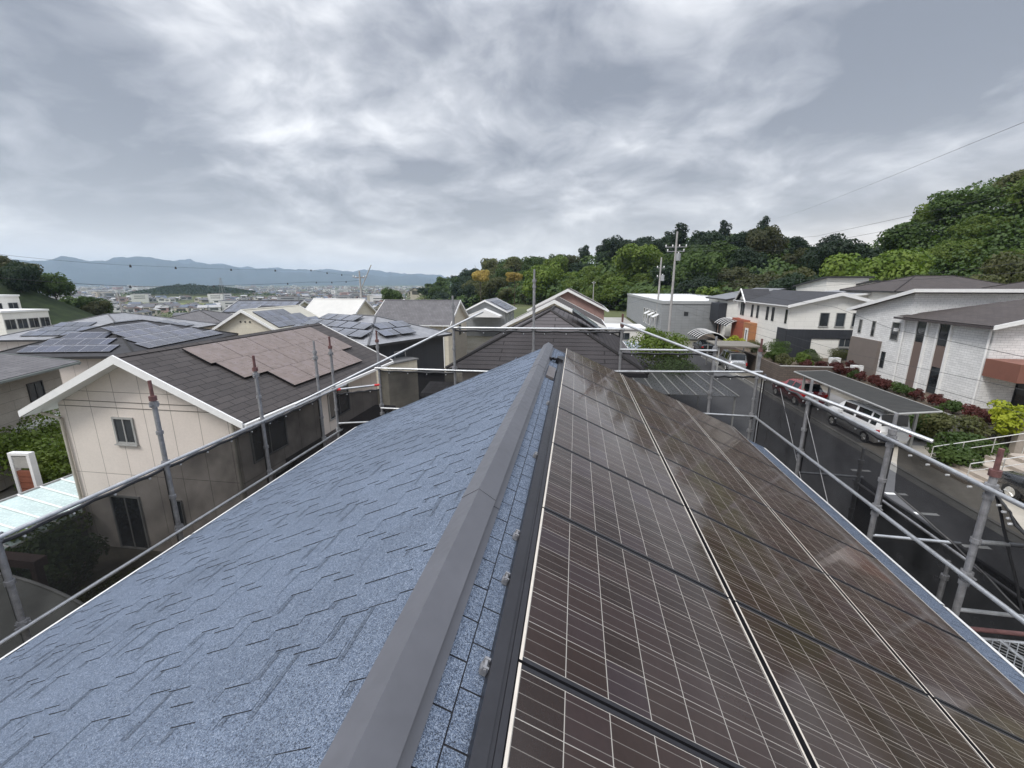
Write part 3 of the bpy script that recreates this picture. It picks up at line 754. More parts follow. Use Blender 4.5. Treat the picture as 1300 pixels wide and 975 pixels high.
panel_blue = panel_mat('blue_solar', (.075, .08, .105), (.5, .5, .52), .9, .02, .2, .25, False, .6, .6)
panel_grey = panel_mat('grey_blue_solar', (.12, .128, .15), (.35, .36, .38), .8, .015, .2, .2, False, .5, .6)

# beige gable house on the left
r, I = gable_house((-12.75, 14.95, G), 0, 6.1, 8.9, 4.98, .48, 'beige gable house with dark slate roof and pinkish solar panels left of the scaffold', beige, slate, .68, .5, .16, bw=.16)
for cells, w in (([(-3.12+1.37*k, 2.76) for k in range(5)], 1.37), ([(-2.95+1.37*k, 1.68) for k in range(5)], 1.37), ([(-1.9+1.21*k, .6) for k in range(4)], 1.21)):
    roof_panels(r, I, 'E', cells, w, 1.09, panel_pink)
window(r, 'S', -.79, 3.82, .62, .74, 6.1, 8.9, alu_grey, 1, sill=True); window(r, 'S', -1.37, .1, 1.0, 1.8, 6.1, 8.9, alu_grey, 1); window(r, 'S', .57, 1.13, .24, .8, 6.1, 8.9, alu_grey, 0)
window(r, 'E', -3.2, 3.2, 1.5, 1.1, 6.1, 8.9, alu_grey, 1); window(r, 'E', 1.0, 3.2, 1.5, 1.1, 6.1, 8.9, alu_grey, 1); window(r, 'E', -2.2, .5, 2.0, 1.9, 6.1, 8.9, alu_grey, 1)
for zj in (4.90, 5.08): MB().box((-3.04, -4.462, zj), (3.04, -4.44, zj+.02)).build('joint_trim', mat('dark_joint_strip', (.16, .15, .13), .8, .1, 3), r)  # narrow dark strips along the wall joints
mb = MB(); mb.path([(-3.6, -4.55, 4.66), (-2.98, -4.52, 4.5), (-2.98, -4.52, 0)], .045, 8); mb.build('downpipe', mat('beige_pipe', (.42, .39, .33), .5, .1, 3), r)
mb = MB(); mb.path([(3.0, -4.52, 4.6), (3.0, -4.52, 0)], .045, 8); mb.build('downpipe', MATS['beige_pipe'], r)
mb = MB(); mb.box((3.053, -2.6, 2.55), (4.1, 4.2, 2.7)); mb.build('porch_roof', slate, r)

# terrace roof with pale polycarbonate
poly_m = mat('pale_green_polycarbonate', (.50, .60, .58), .25, .15, 1.5, spec=.6)
tr = empty('terrace_roof', (-14.6, 8.6, G), 0, 'pale green translucent terrace roof with white bars in front of the beige house', 'canopy')
P4 = [Vector(p)-tr.location for p in ((-18.4, 13.0, -7.0), (-18.4, 5.5, -6.9), (-15.95, 5.5, -7.45), (-15.95, 13.0, -7.45))]
mb = MB(); mb.face(P4); mb.face([p-Vector((0, 0, .03)) for p in P4][::-1]); mb.build('panel', poly_m, tr)
for k in range(13):
    f = k/12; a = P4[0].lerp(P4[1], f); b_ = P4[3].lerp(P4[2], f); mb = MB(); mb.tube(a+Vector((0, 0, .02)), b_+Vector((0, 0, .02)), .03, 6); mb.build('bar', white_trim, tr)
for a, b_, q in ((P4[3]-Vector((0, 0, .05)), P4[2]-Vector((0, 0, .05)), .07), (P4[0], P4[1], .05)): MB().tube(a, b_, q, 8).build('edge_beam', alu_grey, tr)
for p in (P4[0], P4[1]): mb = MB(); mb.tube(p, (p.x, p.y, -1.5), .05, 8); mb.build('post', alu_grey, tr)
# small curved carport and dark beam
cc = empty('carport', (-11.4, 4.6, G), 0, 'small carport with curved grey roof below the left net', 'carport')
mb = MB(); n = 10; ring = []
for k in range(n+1):
    a = pi*.12+(pi*.5-pi*.12)*(1-k/n); ring.append((-1.3+2.6*k/n, 2.42-.62*(k/n)**2.2))
for (a, za), (b_, zb_) in zip(ring, ring[1:]):
    mb.face(((a, -2.6, za), (b_, -2.6, zb_), (b_, 1.75, zb_), (a, 1.75, za)), None, 0, True); mb.face(((a, -2.6, za-.02), (a, 1.75, za-.02), (b_, 1.75, zb_-.02), (b_, -2.6, zb_-.02)), None, 0, True)
mb.build('roof', mat('grey_polycarbonate', (.20, .20, .18), .4, .2, 1.5), cc)
for yy in (-2.6, -.4, 1.75):
    mb = MB(); mb.path([(a, yy, z+.02) for a, z in ring], .03, 6); mb.tube((-1.3, yy, 0), (-1.3, yy, 2.42), .05, 8); mb.build('frame', alu_grey, cc)
mb = MB(); mb.box((1.25, -2.6, 1.68), (1.4, 1.75, 1.82)); mb.build('gutter', alu_grey, cc)
pg = empty('pergola', (-12.4, 6.6, G), 0, 'dark brown timber beam pergola beside the curved carport', 'pergola')
brownwood = mat('dark_brown_wood', (.06, .035, .028), .7, .3, 4)
mb = MB(); mb.box((-3.0, .1, 2.3), (.55, .35, 2.5)); mb.build('beam', brownwood, pg)
mb = MB(); mb.box((.3, .15, 0), (.45, .3, 2.3)); mb.build('post', brownwood, pg)

# house at the far left edge
r, I = gable_house((-28.4, 12.1, G-.2), R(22.8), 8.4, 9.0, 4.75, .17, 'beige two-storey house with low grey metal roof at the left edge', brick('taupe_siding', (.33, .30, .26), (.31, .28, .24), (.16, .15, .13), 3.0, .45, .008, .8, .3), greytile, .6, .5, .12, trim=mat('grey_green_trim', (.16, .18, .17), .5, .1, 2))
window(r, 'E', -1.6, 3.0, .75, 1.15, 8.4, 9, dark_trim, 0); window(r, 'E', -.6, 3.0, .75, 1.15, 8.4, 9, white_trim, 0); window(r, 'E', 2.8, 3.0, .8, 1.1, 8.4, 9, dark_trim, 1)
window(r, 'E', -3.4, .5, 1.8, 1.9, 8.4, 9, dark_trim, 1)
mb = MB(); mb.box((4.203, 1.0, 2.2), (5.0, 4.2, 2.4)); mb.build('balcony', white_trim, r)

# blue-panel hip house
r, I = hip_house((-34.9, 29.0, gz(-34, 29)), R(13), 8.6, 11.5, -4.75-gz(-34, 29), .36, 'dark hip-roofed house carrying blue solar panels on two slopes, behind the beige gable', beige, darkslate, .5)
roof_panels(r, I, 'E', [(-4.4+1.5*k+.35*j, .5+1.02*j) for j, n_ in enumerate((6, 5, 4, 3)) for k in range(n_)], 1.5, 1.0, panel_blue)
roof_panels(r, I, 'S', [(-2.9+1.45*k+.6*j, .5+1.02*j) for j, n_ in enumerate((4, 3, 2)) for k in range(n_)], 1.45, 1.0, panel_blue)
# grey hip house
r, I = hip_house((-47, 38, gz(-47, 38)), R(14), 11, 13, -4.9-gz(-47, 38), .3, 'pale grey hip-roofed house with scattered solar panels, second roof behind the beige gable', beige, greyslate, .5)
roof_panels(r, I, 'S', [(-3.5+1.6*k+.5*j, .7+1.1*j) for j, n_ in enumerate((4, 3, 2)) for k in range(n_)], 1.55, 1.05, panel_grey)
roof_panels(r, I, 'E', [(-4.5+1.6*k+.5*j, .7+1.1*j) for j, n_ in enumerate((5, 4, 2)) for k in range(n_)], 1.55, 1.05, panel_grey)
# small grey roofs beyond
r, I = hip_house((-51.5, 53, gz(-51, 53)), R(20), 8, 9, -5.1-gz(-51, 53), .3, 'low grey-brown hip-roofed house left of the cream gable', cream, greytile, .5)
r, I = gable_house((-46, 63, gz(-46, 63)), R(80), 7, 9, -5.0-gz(-46, 63), .35, 'small dark-roofed house in front of the green field', cream, darkslate, .4)
# white flat block at the far left
for (lx, ly, w_, d_, zt, lab) in ((-83, 48, 7, 7, -1.9, 'tall white flat-roofed block at the left edge below the wooded hill'), (-79.5, 47.6, 13, 5, -3.8, 'lower white flat-roofed block with a row of dark windows at the left edge')):
    g_ = gz(lx, ly); r = empty('apartment_block', (lx, ly, g_), 0, lab, 'building'); h_ = zt-g_
    MB().box((-w_/2, -d_/2, 0), (w_/2, d_/2, h_)).build('wall', whitewall, r); MB().box((-w_/2-.1, -d_/2-.1, h_+.003), (w_/2+.1, d_/2+.1, h_+.25)).build('parapet', white_trim, r)
    for k in range(4):
        window(r, 'S', -w_/2+w_*(k+.5)/4, h_-2.1, 1.0, 1.2, w_, d_, alu_grey, 1); window(r, 'E', -d_/2+d_*(k+.5)/4, h_-2.1, 1.0, 1.2, w_, d_, alu_grey, 1)
        window(r, 'S', -w_/2+w_*(k+.5)/4, h_-4.9, 1.0, 1.4, w_, d_, alu_grey, 1); window(r, 'E', -d_/2+d_*(k+.5)/4, h_-4.9, 1.0, 1.4, w_, d_, alu_grey, 1)
for (lx, ly, rz, w_, d_, zt, m_, lab) in ((-58, 40, 20, 8, 12, -5.6, greyslate, 'low grey-roofed shed with a net fence below the white blocks'), (-64, 58, 70, 8, 10, -5.4, greytile, 'grey hip-roofed house below the left wooded hill'), (-46, 27, 10, 9, 8, -5.6, greyslate, 'low flat grey-roofed house between the left edge house and the blue panels')):
    hip_house((lx, ly, gz(lx, ly)), R(rz), w_, d_, zt-gz(lx, ly)-1.2, .25, lab, greywall, m_, .4)
# cream gable house with panels
r, I = gable_house((-31.4, 41, gz(-31, 41)), 0, 6.0, 8.0, -4.3-gz(-31, 41), .56, 'cream gable house with solar panels on its right slope, amid the left roofs', cream, mat('cream_roof', (.42, .40, .34), .7, .15, 1.5), .35, .35)
roof_panels(r, I, 'E', [(-3.6+1.5*k, .25+1.0*j) for j, n_ in enumerate((5, 4, 3)) for k in range(n_)], 1.48, 1.0, panel_grey)
for k in range(3):
    mb = MB(); mb.tube((-.5+.5*k, -4.06, 5.6), (-.5+.5*k, -4.0, 5.6), .08, 8); mb.build('vent', dark_trim, r)
# long solar roof
r, I = gable_house((-56, 73, gz(-56, 73)), R(90), 8.5, 12.5, -5.2-gz(-56, 73), .45, 'house with its front slope covered by grey-blue solar panels, beyond the cream gable', cream, darkslate, .4)
roof_panels(r, I, 'W', [(-6.2+1.55*k, .3+1.05*j) for j in range(4) for k in range(8)], 1.53, 1.03, panel_grey)
# cream house with pale roof
r, I = gable_house((-32.5, 56, gz(-32, 56)), R(90), 7.0, 7.0, -4.4-gz(-32, 56), .6, 'cream house with a pale metal roof slope beside the utility pole', cream, mat('pale_metal_roof', (.50, .49, .46), .5, .1, 1.2), .3, .3)
window(r, 'W', -1.5, 3.0, 2.2, 1.0, 7, 7, white_trim, 1); window(r, 'W', 2.2, 3.2, 1.6, 1.4, 7, 7, dark_trim, 0)
# hip house with tilted panels
r, I = hip_house((-16.0, 31.0, G), R(-25), 9.5, 7.0, 4.7, .36, 'dark-walled house with light grey hip roof and raised solar panels, right of the beige house', darkwall, greyslate, .5)
roof_panels(r, I, 'S', [(-4.9+1.5*k+.5*j, .6+1.1*j) for j, n_ in enumerate((6, 5, 3)) for k in range(0, n_)], 1.4, 1.0, panel_grey, .22)
roof_panels(r, I, 'E', [(-2.2+1.5*k+.5*j, .6+1.1*j) for j, n_ in enumerate((2, 2)) for k in range(n_)], 1.4, 1.0, panel_grey, .22)
window(r, 'S', 3.6, 2.9, .6, 1.0, 9.5, 7.0, alu_grey, 0); window(r, 'E', -1, 2.9, .9, 1.0, 9.5, 7.0, alu_grey, 0); window(r, 'S', 1, 2.9, 1.4, 1.2, 9.5, 7.0, dark_trim, 1)
mb = MB(); mb.box((4.753, -3.2, 0), (6.0, -.6, 3.4)); mb.build('annexe', cream, r); mb = MB(); mb.box((4.72, -3.3, 3.403), (6.1, -.5, 3.5)); mb.build('annexe_roof', mat('annexe_grey', (.14, .14, .14), .6, .2, 2), r)
# grey gable house
r, I = gable_house((-16.7, 45.6, G), R(90), 7.4, 7.9, 4.55, .56, 'cream-walled house with plain grey tiled gable roof, near the tree line', cream, greytile, .4, .35)
window(r, 'S', .8, 3.0, .7, 1.0, 7.4, 7.9, dark_trim, 0); window(r, 'W', 1.5, 3.0, 1.2, 1.0, 7.4, 7.9, dark_trim, 1)
for k in range(5): MB().box((-3.75, -3.5+1.5*k, 0), (-3.71, -3.38+1.5*k, 4.3)).build('downpipe', white_trim, r)
# far grey-white house at the foot of the hill
r, I = gable_house((-14.6, 74, G-.3), R(0), 6.6, 10, 4.4, .5, 'grey house with white verges and two small gables at the foot of the flowering trees', greywall, greyslate, .4, .4)
r2 = MB(); r2.prism([(-2.6, 3.6), (2.9, 3.6), (2.9, 3.8), (.2, 4.9), (-2.6, 3.8)], -7.6, -5.45); r2.build('front_gable', white_trim, r)
roof_panels(r, I, 'E', [(-4+1.5*k, .4+1.05*j) for j in range(3) for k in range(5)], 1.45, 1.0, panel_blue)
window(r, 'E', -2, 2.2, 1.2, 1.4, 6.6, 10, white_trim, 1); window(r, 'E', 2, 2.2, 1.2, 1.4, 6.6, 10, white_trim, 1)
# brown hip house straight ahead
r, I = hip_house((-1.1, 20.8, G), 0, 6.5, 9.6, 5.4, .53, 'brown house with ribbed hip roof directly beyond the ridge end', beige, ribbed, .5)
f = slope_frame(I, 'E')
mb = MB(); P = [f(-1.6+2.6*a, 1.9+1.5*b_, .3+.15*b_) for a, b_ in ((0, 0), (1, 0), (1, 1), (0, 1))]; mb.face(P, [(0, 0), (2.6, 0), (2.6, 1.6), (0, 1.6)]); Q = [p-Vector((0, 0, .12)) for p in P]; mb.face(Q[::-1], None, 1)
for i in range(4): mb.face((P[i], Q[i], Q[(i+1) % 4], P[(i+1) % 4]), None, 1)
mb.build('solar_heater', [panel_grey, black_metal], r)
window(r, 'S', -1.6, 2.9, 1.4, 1.1, 6.5, 9.6, white_trim, 1)
lr = MB(); lr.prism([(-5.9, 4.55), (-4.803, 4.75), (-4.803, 4.6), (-5.9, 4.4)], -4.6, -1.6, axis='x'); lr.build('porch_roof', greytile, r)
# dark gable behind it
r, I = gable_house((-1.7, 38.5, G), 0, 7.6, 7.5, 5.2, .51, 'house with dark brown gable roof between the brown hip roof and the pink brick gable', cream, brownroof, .4, .4)
window(r, 'S', .5, 3.2, 1.2, 1.0, 7.6, 7.5, white_trim, 1)
r, I = gable_house((-.9, 53.5, G), 0, 8.0, 10.5, 5.75, .51, 'pink brick gable house with pale verge boards below the hill', pinkbrick, brownroof, .4, .45)
window(r, 'S', 1.5, 3.6, .8, 1.0, 8.0, 10.5, white_trim, 0)

# low white shed on the pale lot
r = empty('storage_shed', (6.2, 63, G), 0, 'low white flat-roofed shed on the pale lot between the pink gable and the warehouse', 'shed')
MB().box((-3.2, -3, 0), (3.2, 3, 2.4)).build('wall', whitewall, r); MB().box((-3.4, -3.2, 2.403), (3.4, 3.2, 2.6)).build('roof', white_trim, r); window(r, 'S', .5, 1.0, 1.4, .9, 6.4, 6, alu_grey, 1)
# grey warehouse
g_ = -8.4; r = empty('warehouse', (20.5, 91, g_), 0, 'grey flat-roofed commercial building with white roof beside the utility pole', 'building')
MB().box((-7.5, -23, 0), (7.5, 23, 5.55)).build('wall', greywall, r); MB().box((-7.45, -22.95, 5.553), (7.45, 22.95, 5.60)).build('roof', white_trim, r)
mb = MB()
for lo, hi in (((-7.6, -23.1, 5.3), (7.6, -22.9, 5.75)), ((-7.6, 22.9, 5.3), (7.6, 23.1, 5.75)), ((-7.6, -22.9, 5.3), (-7.4, 22.9, 5.75)), ((7.4, -22.9, 5.3), (7.6, 22.9, 5.75))): mb.box(lo, hi)
mb.build('parapet', mat('grey_parapet', (.33, .34, .34), .6, .1, 2), r)
for k in range(5):
    window(r, 'W', 18-3.0*k, 1.2, 1.4, 2.6, 15, 46, white_trim, 0)
for k in range(3):
    mb = MB(); mb.prism([(0, 0), (.9, -.45), (.9, -.52), (0, -.1)], -.9, .9)
    o = mb.build('awning', white_trim, r); o.location = (-7.52, -20+4*k, 3.6); o.rotation_euler = (0, 0, pi)
window(r, 'S', -4, 3.6, .5, .5, 15, 46, dark_trim, 0); window(r, 'S', 1, 3.6, .5, .5, 15, 46, dark_trim, 0)

def shed_roof_house(loc_, W, Dp, z_lo, z_hi, label, wallm, roofm, axis, trim=white_trim, over=.4, th=.16):
    """mono-pitch house; axis 'x': rises toward +x, '-y': rises toward -y"""
    r = empty('house', loc_, 0, label, 'house'); mb = MB(); w, d = W/2, Dp/2
    if axis == 'x':
        mb.prism([(-w, 0), (w, 0), (w, z_hi), (-w, z_lo)], -d, d)
        s = (z_hi-z_lo)/W; P = [(-w-over, -d-over, z_lo-over*s+th), (w+over, -d-over, z_hi+over*s+th), (w+over, d+over, z_hi+over*s+th), (-w-over, d+over, z_lo-over*s+th)]
    else:
        mb.prism([(-d, 0), (d, 0), (d, z_lo), (-d, z_hi)], -w, w, axis='x')
        s = (z_hi-z_lo)/Dp; P = [(-w-over, -d-over, z_hi+over*s+th), (w+over, -d-over, z_hi+over*s+th), (w+over, d+over, z_lo-over*s+th), (-w-over, d+over, z_lo-over*s+th)]
    mb.build('wall', wallm, r)
    mb = MB(); V = [Vector(p) for p in P]; Q = [p-Vector((0, 0, th-.01)) for p in V]
    e = (V[1]-V[0]); mb.face(V, [(0, 0), (e.length, 0), (e.length, (V[2]-V[1]).length), (0, (V[2]-V[1]).length)]); mb.face(Q[::-1]); mb.build('roof', roofm, r)
    mb = MB()
    for i in range(4):
        j = (i+1) % 4; o_ = ((V[i]+V[j])/2-sum(V, Vector())/4); o_.z = 0; o_.normalize(); A_ = [V[i]+o_*.003+Vector((0, 0, .02)), V[j]+o_*.003+Vector((0, 0, .02))]
        B_ = [a-Vector((0, 0, th+.06)) for a in A_]; mb.face((A_[0], B_[0], B_[1], A_[1])); mb.face([p+o_*.04 for p in (A_[1], B_[1], B_[0], A_[0])][::-1]); mb.face((A_[0], A_[1], A_[1]+o_*.04, A_[0]+o_*.04))
    mb.build('fascia', trim, r); return r
# dark-balconied house
r = shed_roof_house((24.3, 68.5, -8.2), 6.6, 9, 5.9, 7.2, 'white house with dark upper balcony and grey mono-pitch roof beside the warehouse', whitewall, seamroof, 'x', dark_trim)
MB().box((-4.4, -4.2, 2.9), (-3.31, .8, 5.4)).build('balcony', darkwall, r)
window(r, 'S', .2, 3.6, .7, 1.3, 6.6, 9, dark_trim, 0); window(r, 'S', 1.6, 3.6, .7, 1.3, 6.6, 9, dark_trim, 0)
for k in range(3): window(r, 'W', -.6+1.3*k, .3, .9, 2.3, 6.6, 9, mat('orange_wood', (.25, .10, .05), .6, .2, 3), 0)
# big white house with charcoal band and orange entrance
zb_ = -7.35
r, I = gable_house((25.2, 53.2, zb_), 0, 8.4, 14.0, 5.15, .27, 'large white house with charcoal cladding, orange entrance wall and dark roof', whitewall, darkslate, .45, .5, .16, trim=white_trim, bw=.24)
Wd, Dd = 8.4, 14.0
for u in (-5.2, -3.6, -1.0, .4): window(r, 'W', u+3.0, 3.4, .45, 1.35, Wd, Dd, dark_trim, 0)
window(r, 'W', 6.4, 3.4, .35, 1.3, Wd, Dd, dark_trim, 0)
for u in (-1.0, .45, 1.9): window(r, 'S', u, 3.2, .75, 1.25, Wd, Dd, alu_grey, 0, sill=True)
window(r, 'S', 3.6, 2.2, .3, 1.6, Wd, Dd, dark_trim, 0); window(r, 'S', -2.3, .9, .35, 1.3, Wd, Dd, dark_trim, 0); window(r, 'S', 1.2, 1.2, .95, .9, Wd, Dd, alu_grey, 1, sill=True)
mb = MB(); mb.box((-4.27, -7.09, 0), (-1.9, -6.95, 2.7)); mb.box((-4.27, -7.085, 1.95), (2.6, -6.96, 2.85)); mb.box((-4.28, -7.08, 0), (-4.15, -5.0, 2.86)); mb.build('cladding', darkwall, r)
MB().box((.2, -8.2, 0), (3.9, -8.1, 1.15)).build('screen_wall', darkwall, r)
mb = MB(); mb.box((-4.9, 2.4, 0), (-4.15, 5.6, 2.9)); mb.box((-4.86, 5.603, 0), (-4.1, 6.6, 2.95)); mb.build('entrance_wall', redbrick, r)
MB().box((-4.92, .3, 0), (-4.15, 2.397, 2.75)).build('entrance_panel', mat('orange_wood_panel', (.36, .16, .07), .6, .2, 3), r)
MB().box((-4.96, .7, .1), (-4.925, 1.7, 2.1)).build('door', white_trim, r); MB().box((-4.985, 1.1, .5), (-4.962, 1.3, 1.9)).build('door_glass', pane_dark, r)
gb = MB(); gb.prism([(-1.5, 5.15), (1.5, 5.15), (0, 6.4)], -4.3, -2.0, axis='x'); o = gb.build('dormer_wall', whitewall, r); o.location = (0, 5.2, 0)
mb = MB()
for sgn in (-1, 1):
    V = [(-4.7, 5.2+sgn*1.9, 4.98), (-1.5, 5.2+sgn*1.9, 4.98), (-1.5, 5.2, 6.62), (-4.7, 5.2, 6.62)]; mb.face(V if sgn < 0 else V[::-1], [(0, 0), (3, 0), (3, 2), (0, 2)])
mb.build('dormer_roof', darkslate, r)
mb = MB()
for sgn in (-1, 1): mb.tube((-4.72, 5.2+sgn*1.9, 4.95), (-4.72, 5.2, 6.6), .09, 6)
mb.build('bargeboard', white_trim, r)
window(r, 'W', -5.0, 3.4, .5, 1.6, Wd, Dd, dark_trim, 0); window(r, 'W', -5.7, 3.4, .35, 1.6, Wd, Dd, dark_trim, 0)
# a bay further back with pale roof and two mono-pitch houses up the slope
r = shed_roof_house((33, 62, -7), 8, 9, 5.2, 5.9, 'white house with a pale flat roof edge behind the large white house', whitewall, greyslate, 'x')
r = shed_roof_house((39.8, 76, -6.5), 5.6, 9, 5.9, 7.2, 'white house with grey mono-pitch roof at the foot of the hill, left of its twin', whitewall, seamroof, '-y', dark_trim)
r = shed_roof_house((44.0, 72.5, -6.5), 5.2, 8, 5.5, 6.6, 'white hill-foot house with grey mono-pitch roof and two dark windows, right of its twin', whitewall, seamroof, '-y', dark_trim)
window(r, 'S', -.8, 3.7, .8, 1.1, 5.2, 8, dark_trim, 0); window(r, 'S', .8, 3.7, .8, 1.1, 5.2, 8, dark_trim, 0)

# white tiled house on the right
zt = -7.5
r = empty('house', (31.5, 35.5, zt), 0, 'white tiled house with brown panels, white pilasters and brown roof at the right edge', 'house')
W5, D5 = 14.0, 13.0            # main block x -7..7, y -6.5..6.5 around the root
mb = MB(); mb.prism([(.2, 0), (6.5, 0), (6.5, 5.2), (.2, 6.75)], -7, 9, axis='x'); mb.build('wall', whitetile, r)
mb = MB(); mb.box((-7.002, -6.5, 0), (9, .198, 5.1)); mb.build('front_wall', whitetile, r)
V = [(-7.5, -.4, 7.05), (10, -.4, 7.05), (10, 7.0, 5.25), (-7.5, 7.0, 5.25)]; mb = MB(); mb.face(V, [(0, 0), (17, 0), (17, 7.5), (0, 7.5)]); mb.face([(a, b_, c_-.15) for a, b_, c_ in V][::-1]); mb.build('upper_roof', brownroof, r)
mb = MB(); mb.prism([(-.42, 7.08), (7.02, 5.28), (7.02, 5.02), (-.42, 6.82)], -7.56, -7.505, axis='x'); mb.box((-7.5, -.46, 6.84), (10, -.403, 7.08)); mb.build('upper_fascia', white_trim, r)
# lower front roof: eave toward the street, hip at the far end, gable toward us
ex_, rz_ = -7.55, 6.55
eave = 5.05; rx = -2.0; ya, yb = -7.0, .9
mb = MB()
for P in (((ex_, yb, eave), (ex_, ya, eave), (rx, ya, rz_+.0), (rx, yb-3.4, rz_)), ((rx+5.6, ya, eave), (rx+5.6, yb, eave), (rx, yb-3.4, rz_), (rx, ya, rz_)), ((rx+5.6, yb, eave), (ex_, yb, eave), (rx, yb-3.4, rz_))):
    P = [Vector(p) for p in P]; e = (P[1]-P[0]).normalized(); n_ = (P[1]-P[0]).cross(P[2]-P[1]).normalized(); f_ = n_.cross(e)
    mb.face(P, [((p-P[0]).dot(e), (p-P[0]).dot(f_)) for p in P]); mb.face([p-Vector((0, 0, .16)) for p in P][::-1])
mb.build('roof', brownroof, r)
mb = MB(); mb.box((ex_-.1, ya, eave-.18), (ex_-.003, yb, eave-.04)); mb.build('gutter', mat('dark_brown_gutter', (.06, .05, .05), .5, .1, 2), r)
mb = MB(); mb.prism([(ex_, eave+.03), (rx, rz_+.03), (rx, rz_-.26), (ex_, eave-.22)][::-1], ya-.06, ya-.004); mb.prism([(rx, rz_+.03), (rx+5.6, eave+.03), (rx+5.6, eave-.22), (rx, rz_-.26)][::-1], ya-.06, ya-.004); mb.build('bargeboard', white_trim, r)
mb = MB(); mb.prism([(-7.0, 5.1), (3.2, 5.1), (-2, 6.35)], -6.5, -6.3); mb.build('gable_wall', whitetile, r)
brownp = brick('brown_wall_panel', (.155, .115, .10), (.15, .11, .097), (.1, .075, .066), .9, 9., .01, .7, .2, off=0., var=.1)
MB().box((-7.25, 2.6, -.6), (-7.003, 6.2, 2.9)).build('brown_bay', mat('taupe_render', (.165, .14, .125), .8, .1, 1.5), r)
for (ua, ub) in ((-1.6, -.75), (-3.55, -2.7)):
    MB().box((-7.06, ua, 0), (-7.0, ub, 3.35)).build('wall_panel', brownp, r)
    mb = MB(); mb.box((-7.05, ua, 3.36), (-7.0, ub, 5.0)); mb.box((-7.07, ua, 4.15), (-7.04, ub, 4.2)); mb.build('tall_window', pane_dark, r)
    for uu in (ua-.16, ub): MB().box((-7.12, uu, -.2), (-6.99, uu+.16, 5.02)).build('pilaster', white_trim, r)
MB().box((-7.07, -3.5, .1), (-7.062, -2.75, 1.9)).build('lower_window', pane_dark, r)
for u, w_, z_, h_ in ((5.6, .34, 3.3, 1.1), (3.9, .36, 3.2, 1.2), (1.4, .75, 3.2, 1.3)):
    window(r, 'W', -u, z_, w_, h_, 14, 13, alu_grey, 0)
window(r, 'W', -2.15, .9, .35, 1.2, 14, 13, dark_trim, 0)
for yy, q in ((.42, .05), (-6.4, .06)): MB().tube((-7.12, yy, 0), (-7.12, yy, 5.0), q, 8).build('downpipe', white_trim, r)
window(r, 'S', -4.2, 3.1, 1.0, .95, 14, 13, alu_grey, 0, sill=True)
MB().box((-7.1, -8.6, 2.05), (2, -6.504, 3.1)).build('balcony', mat('rust_brown_panel', (.20, .085, .06), .6, .1, 1.5), r)
for xa, xb in ((-5.2, -4.1), (-2.9, -1.2)): MB().box((xa, -6.56, 0), (xb, -6.505, 2.0)).build('entrance_glass', pane_dark, r)
MB().box((-3.9, -8.4, 0), (-3.65, -8.15, 2.05)).build('porch_column', greywall, r)
mb = MB(); mb.box((-7.25, 1.0, 3.9), (-7.004, 1.25, 4.1)); mb.build('vent_hood', white_trim, r)
# hip roofs behind it
hip_house((41, 57.5, -6.4), 0, 13, 9, 5.5, .33, 'long brown hip-roofed house behind the white tiled house', whitewall, brownroof, .5)
hip_house((47.5, 50.0, -6.4), 0, 10, 8, 5.5, .33, 'brown hip-roofed house behind the white tiled house, at the right edge', whitewall, brownroof, .5)

# ------------------------------------------------------------------ garden walls, steps, carports
brickwall = brick('brown_block_wall', (.125, .10, .082), (.10, .08, .068), (.06, .05, .044), .4, .19, .014, .9, .6, var=.3)
w = empty('retaining_wall', (17.75, 39.2, G), 0, 'brown block retaining wall under the garden of the large white house', 'wall')
MB().box((0, 0, 0), (9.0, .2, 1.55)).build('front_face', brickwall, w); MB().box((0, .203, 0), (.2, 26, 1.55)).build('side_face', brickwall, w)
MB().box((-.03, -.03, 1.553), (9.0, .23, 1.62)).build('coping', concrete, w)
w = empty('retaining_wall', (21.2, 24.2, G), 0, 'low grey block wall holding the hedge in front of the white tiled house', 'wall')
MB().box((0, 0, 0), (.2, 14.9, 1.3)).build('face', brick('grey_block_wall', (.2, .19, .175), (.17, .16, .15), (.1, .1, .09), .4, .19, .012, .9, .4), w); MB().box((.203, 0, 0), (1.6, .2, 1.3)).build('return_face', MATS['grey_block_wall'], w)
st = empty('entrance_steps', (19.0, 20.4, G), R(0), 'pale stone entrance steps with handrail left of the black car', 'steps')
stone = mat('pale_stone', (.36, .31, .26), .85, .25, 2, .3)
for k in range(6): MB().box((-1.9+.35*k+.45*k, -.6, 0), (3.4, 1.6, .16*(k+1)-.003*k)).build('step', stone, st)
for yy in (-.5, 1.5):
    hrm = MB(); hrm.path([(-1.8, yy, .95), (1.9, yy, 1.85)], .022, 8); hrm.path([(-1.8, yy, .6), (1.9, yy, 1.5)], .016, 8)
    for k in range(4): hrm.tube((-1.8+1.23*k, yy, .1), (-1.8+1.23*k, yy, .95+.3*k), .02, 8)
    hrm.build('handrail', alu, st)
gp = empty('gate_wall', (23.0, 23.6, G), 0, 'beige stone gate wall with letterbox slots beside the yellow bush', 'wall')
MB().box((-1.0, -.15, 0), (1.0, .15, 2.3)).build('wall', stone, gp); MB().box((-1.06, -.2, 2.303), (1.06, .2, 2.4)).build('coping', white_trim, gp)
mb = MB(); mb.box((-.8, -.19, 1.9), (-.1, -.153, 2.05)); mb.box((-.8, -.19, 1.55), (-.1, -.153, 1.7)); mb.box((.3, -.19, 1.2), (.7, -.153, 1.6)); mb.build('letter_slot', dark_trim, gp)
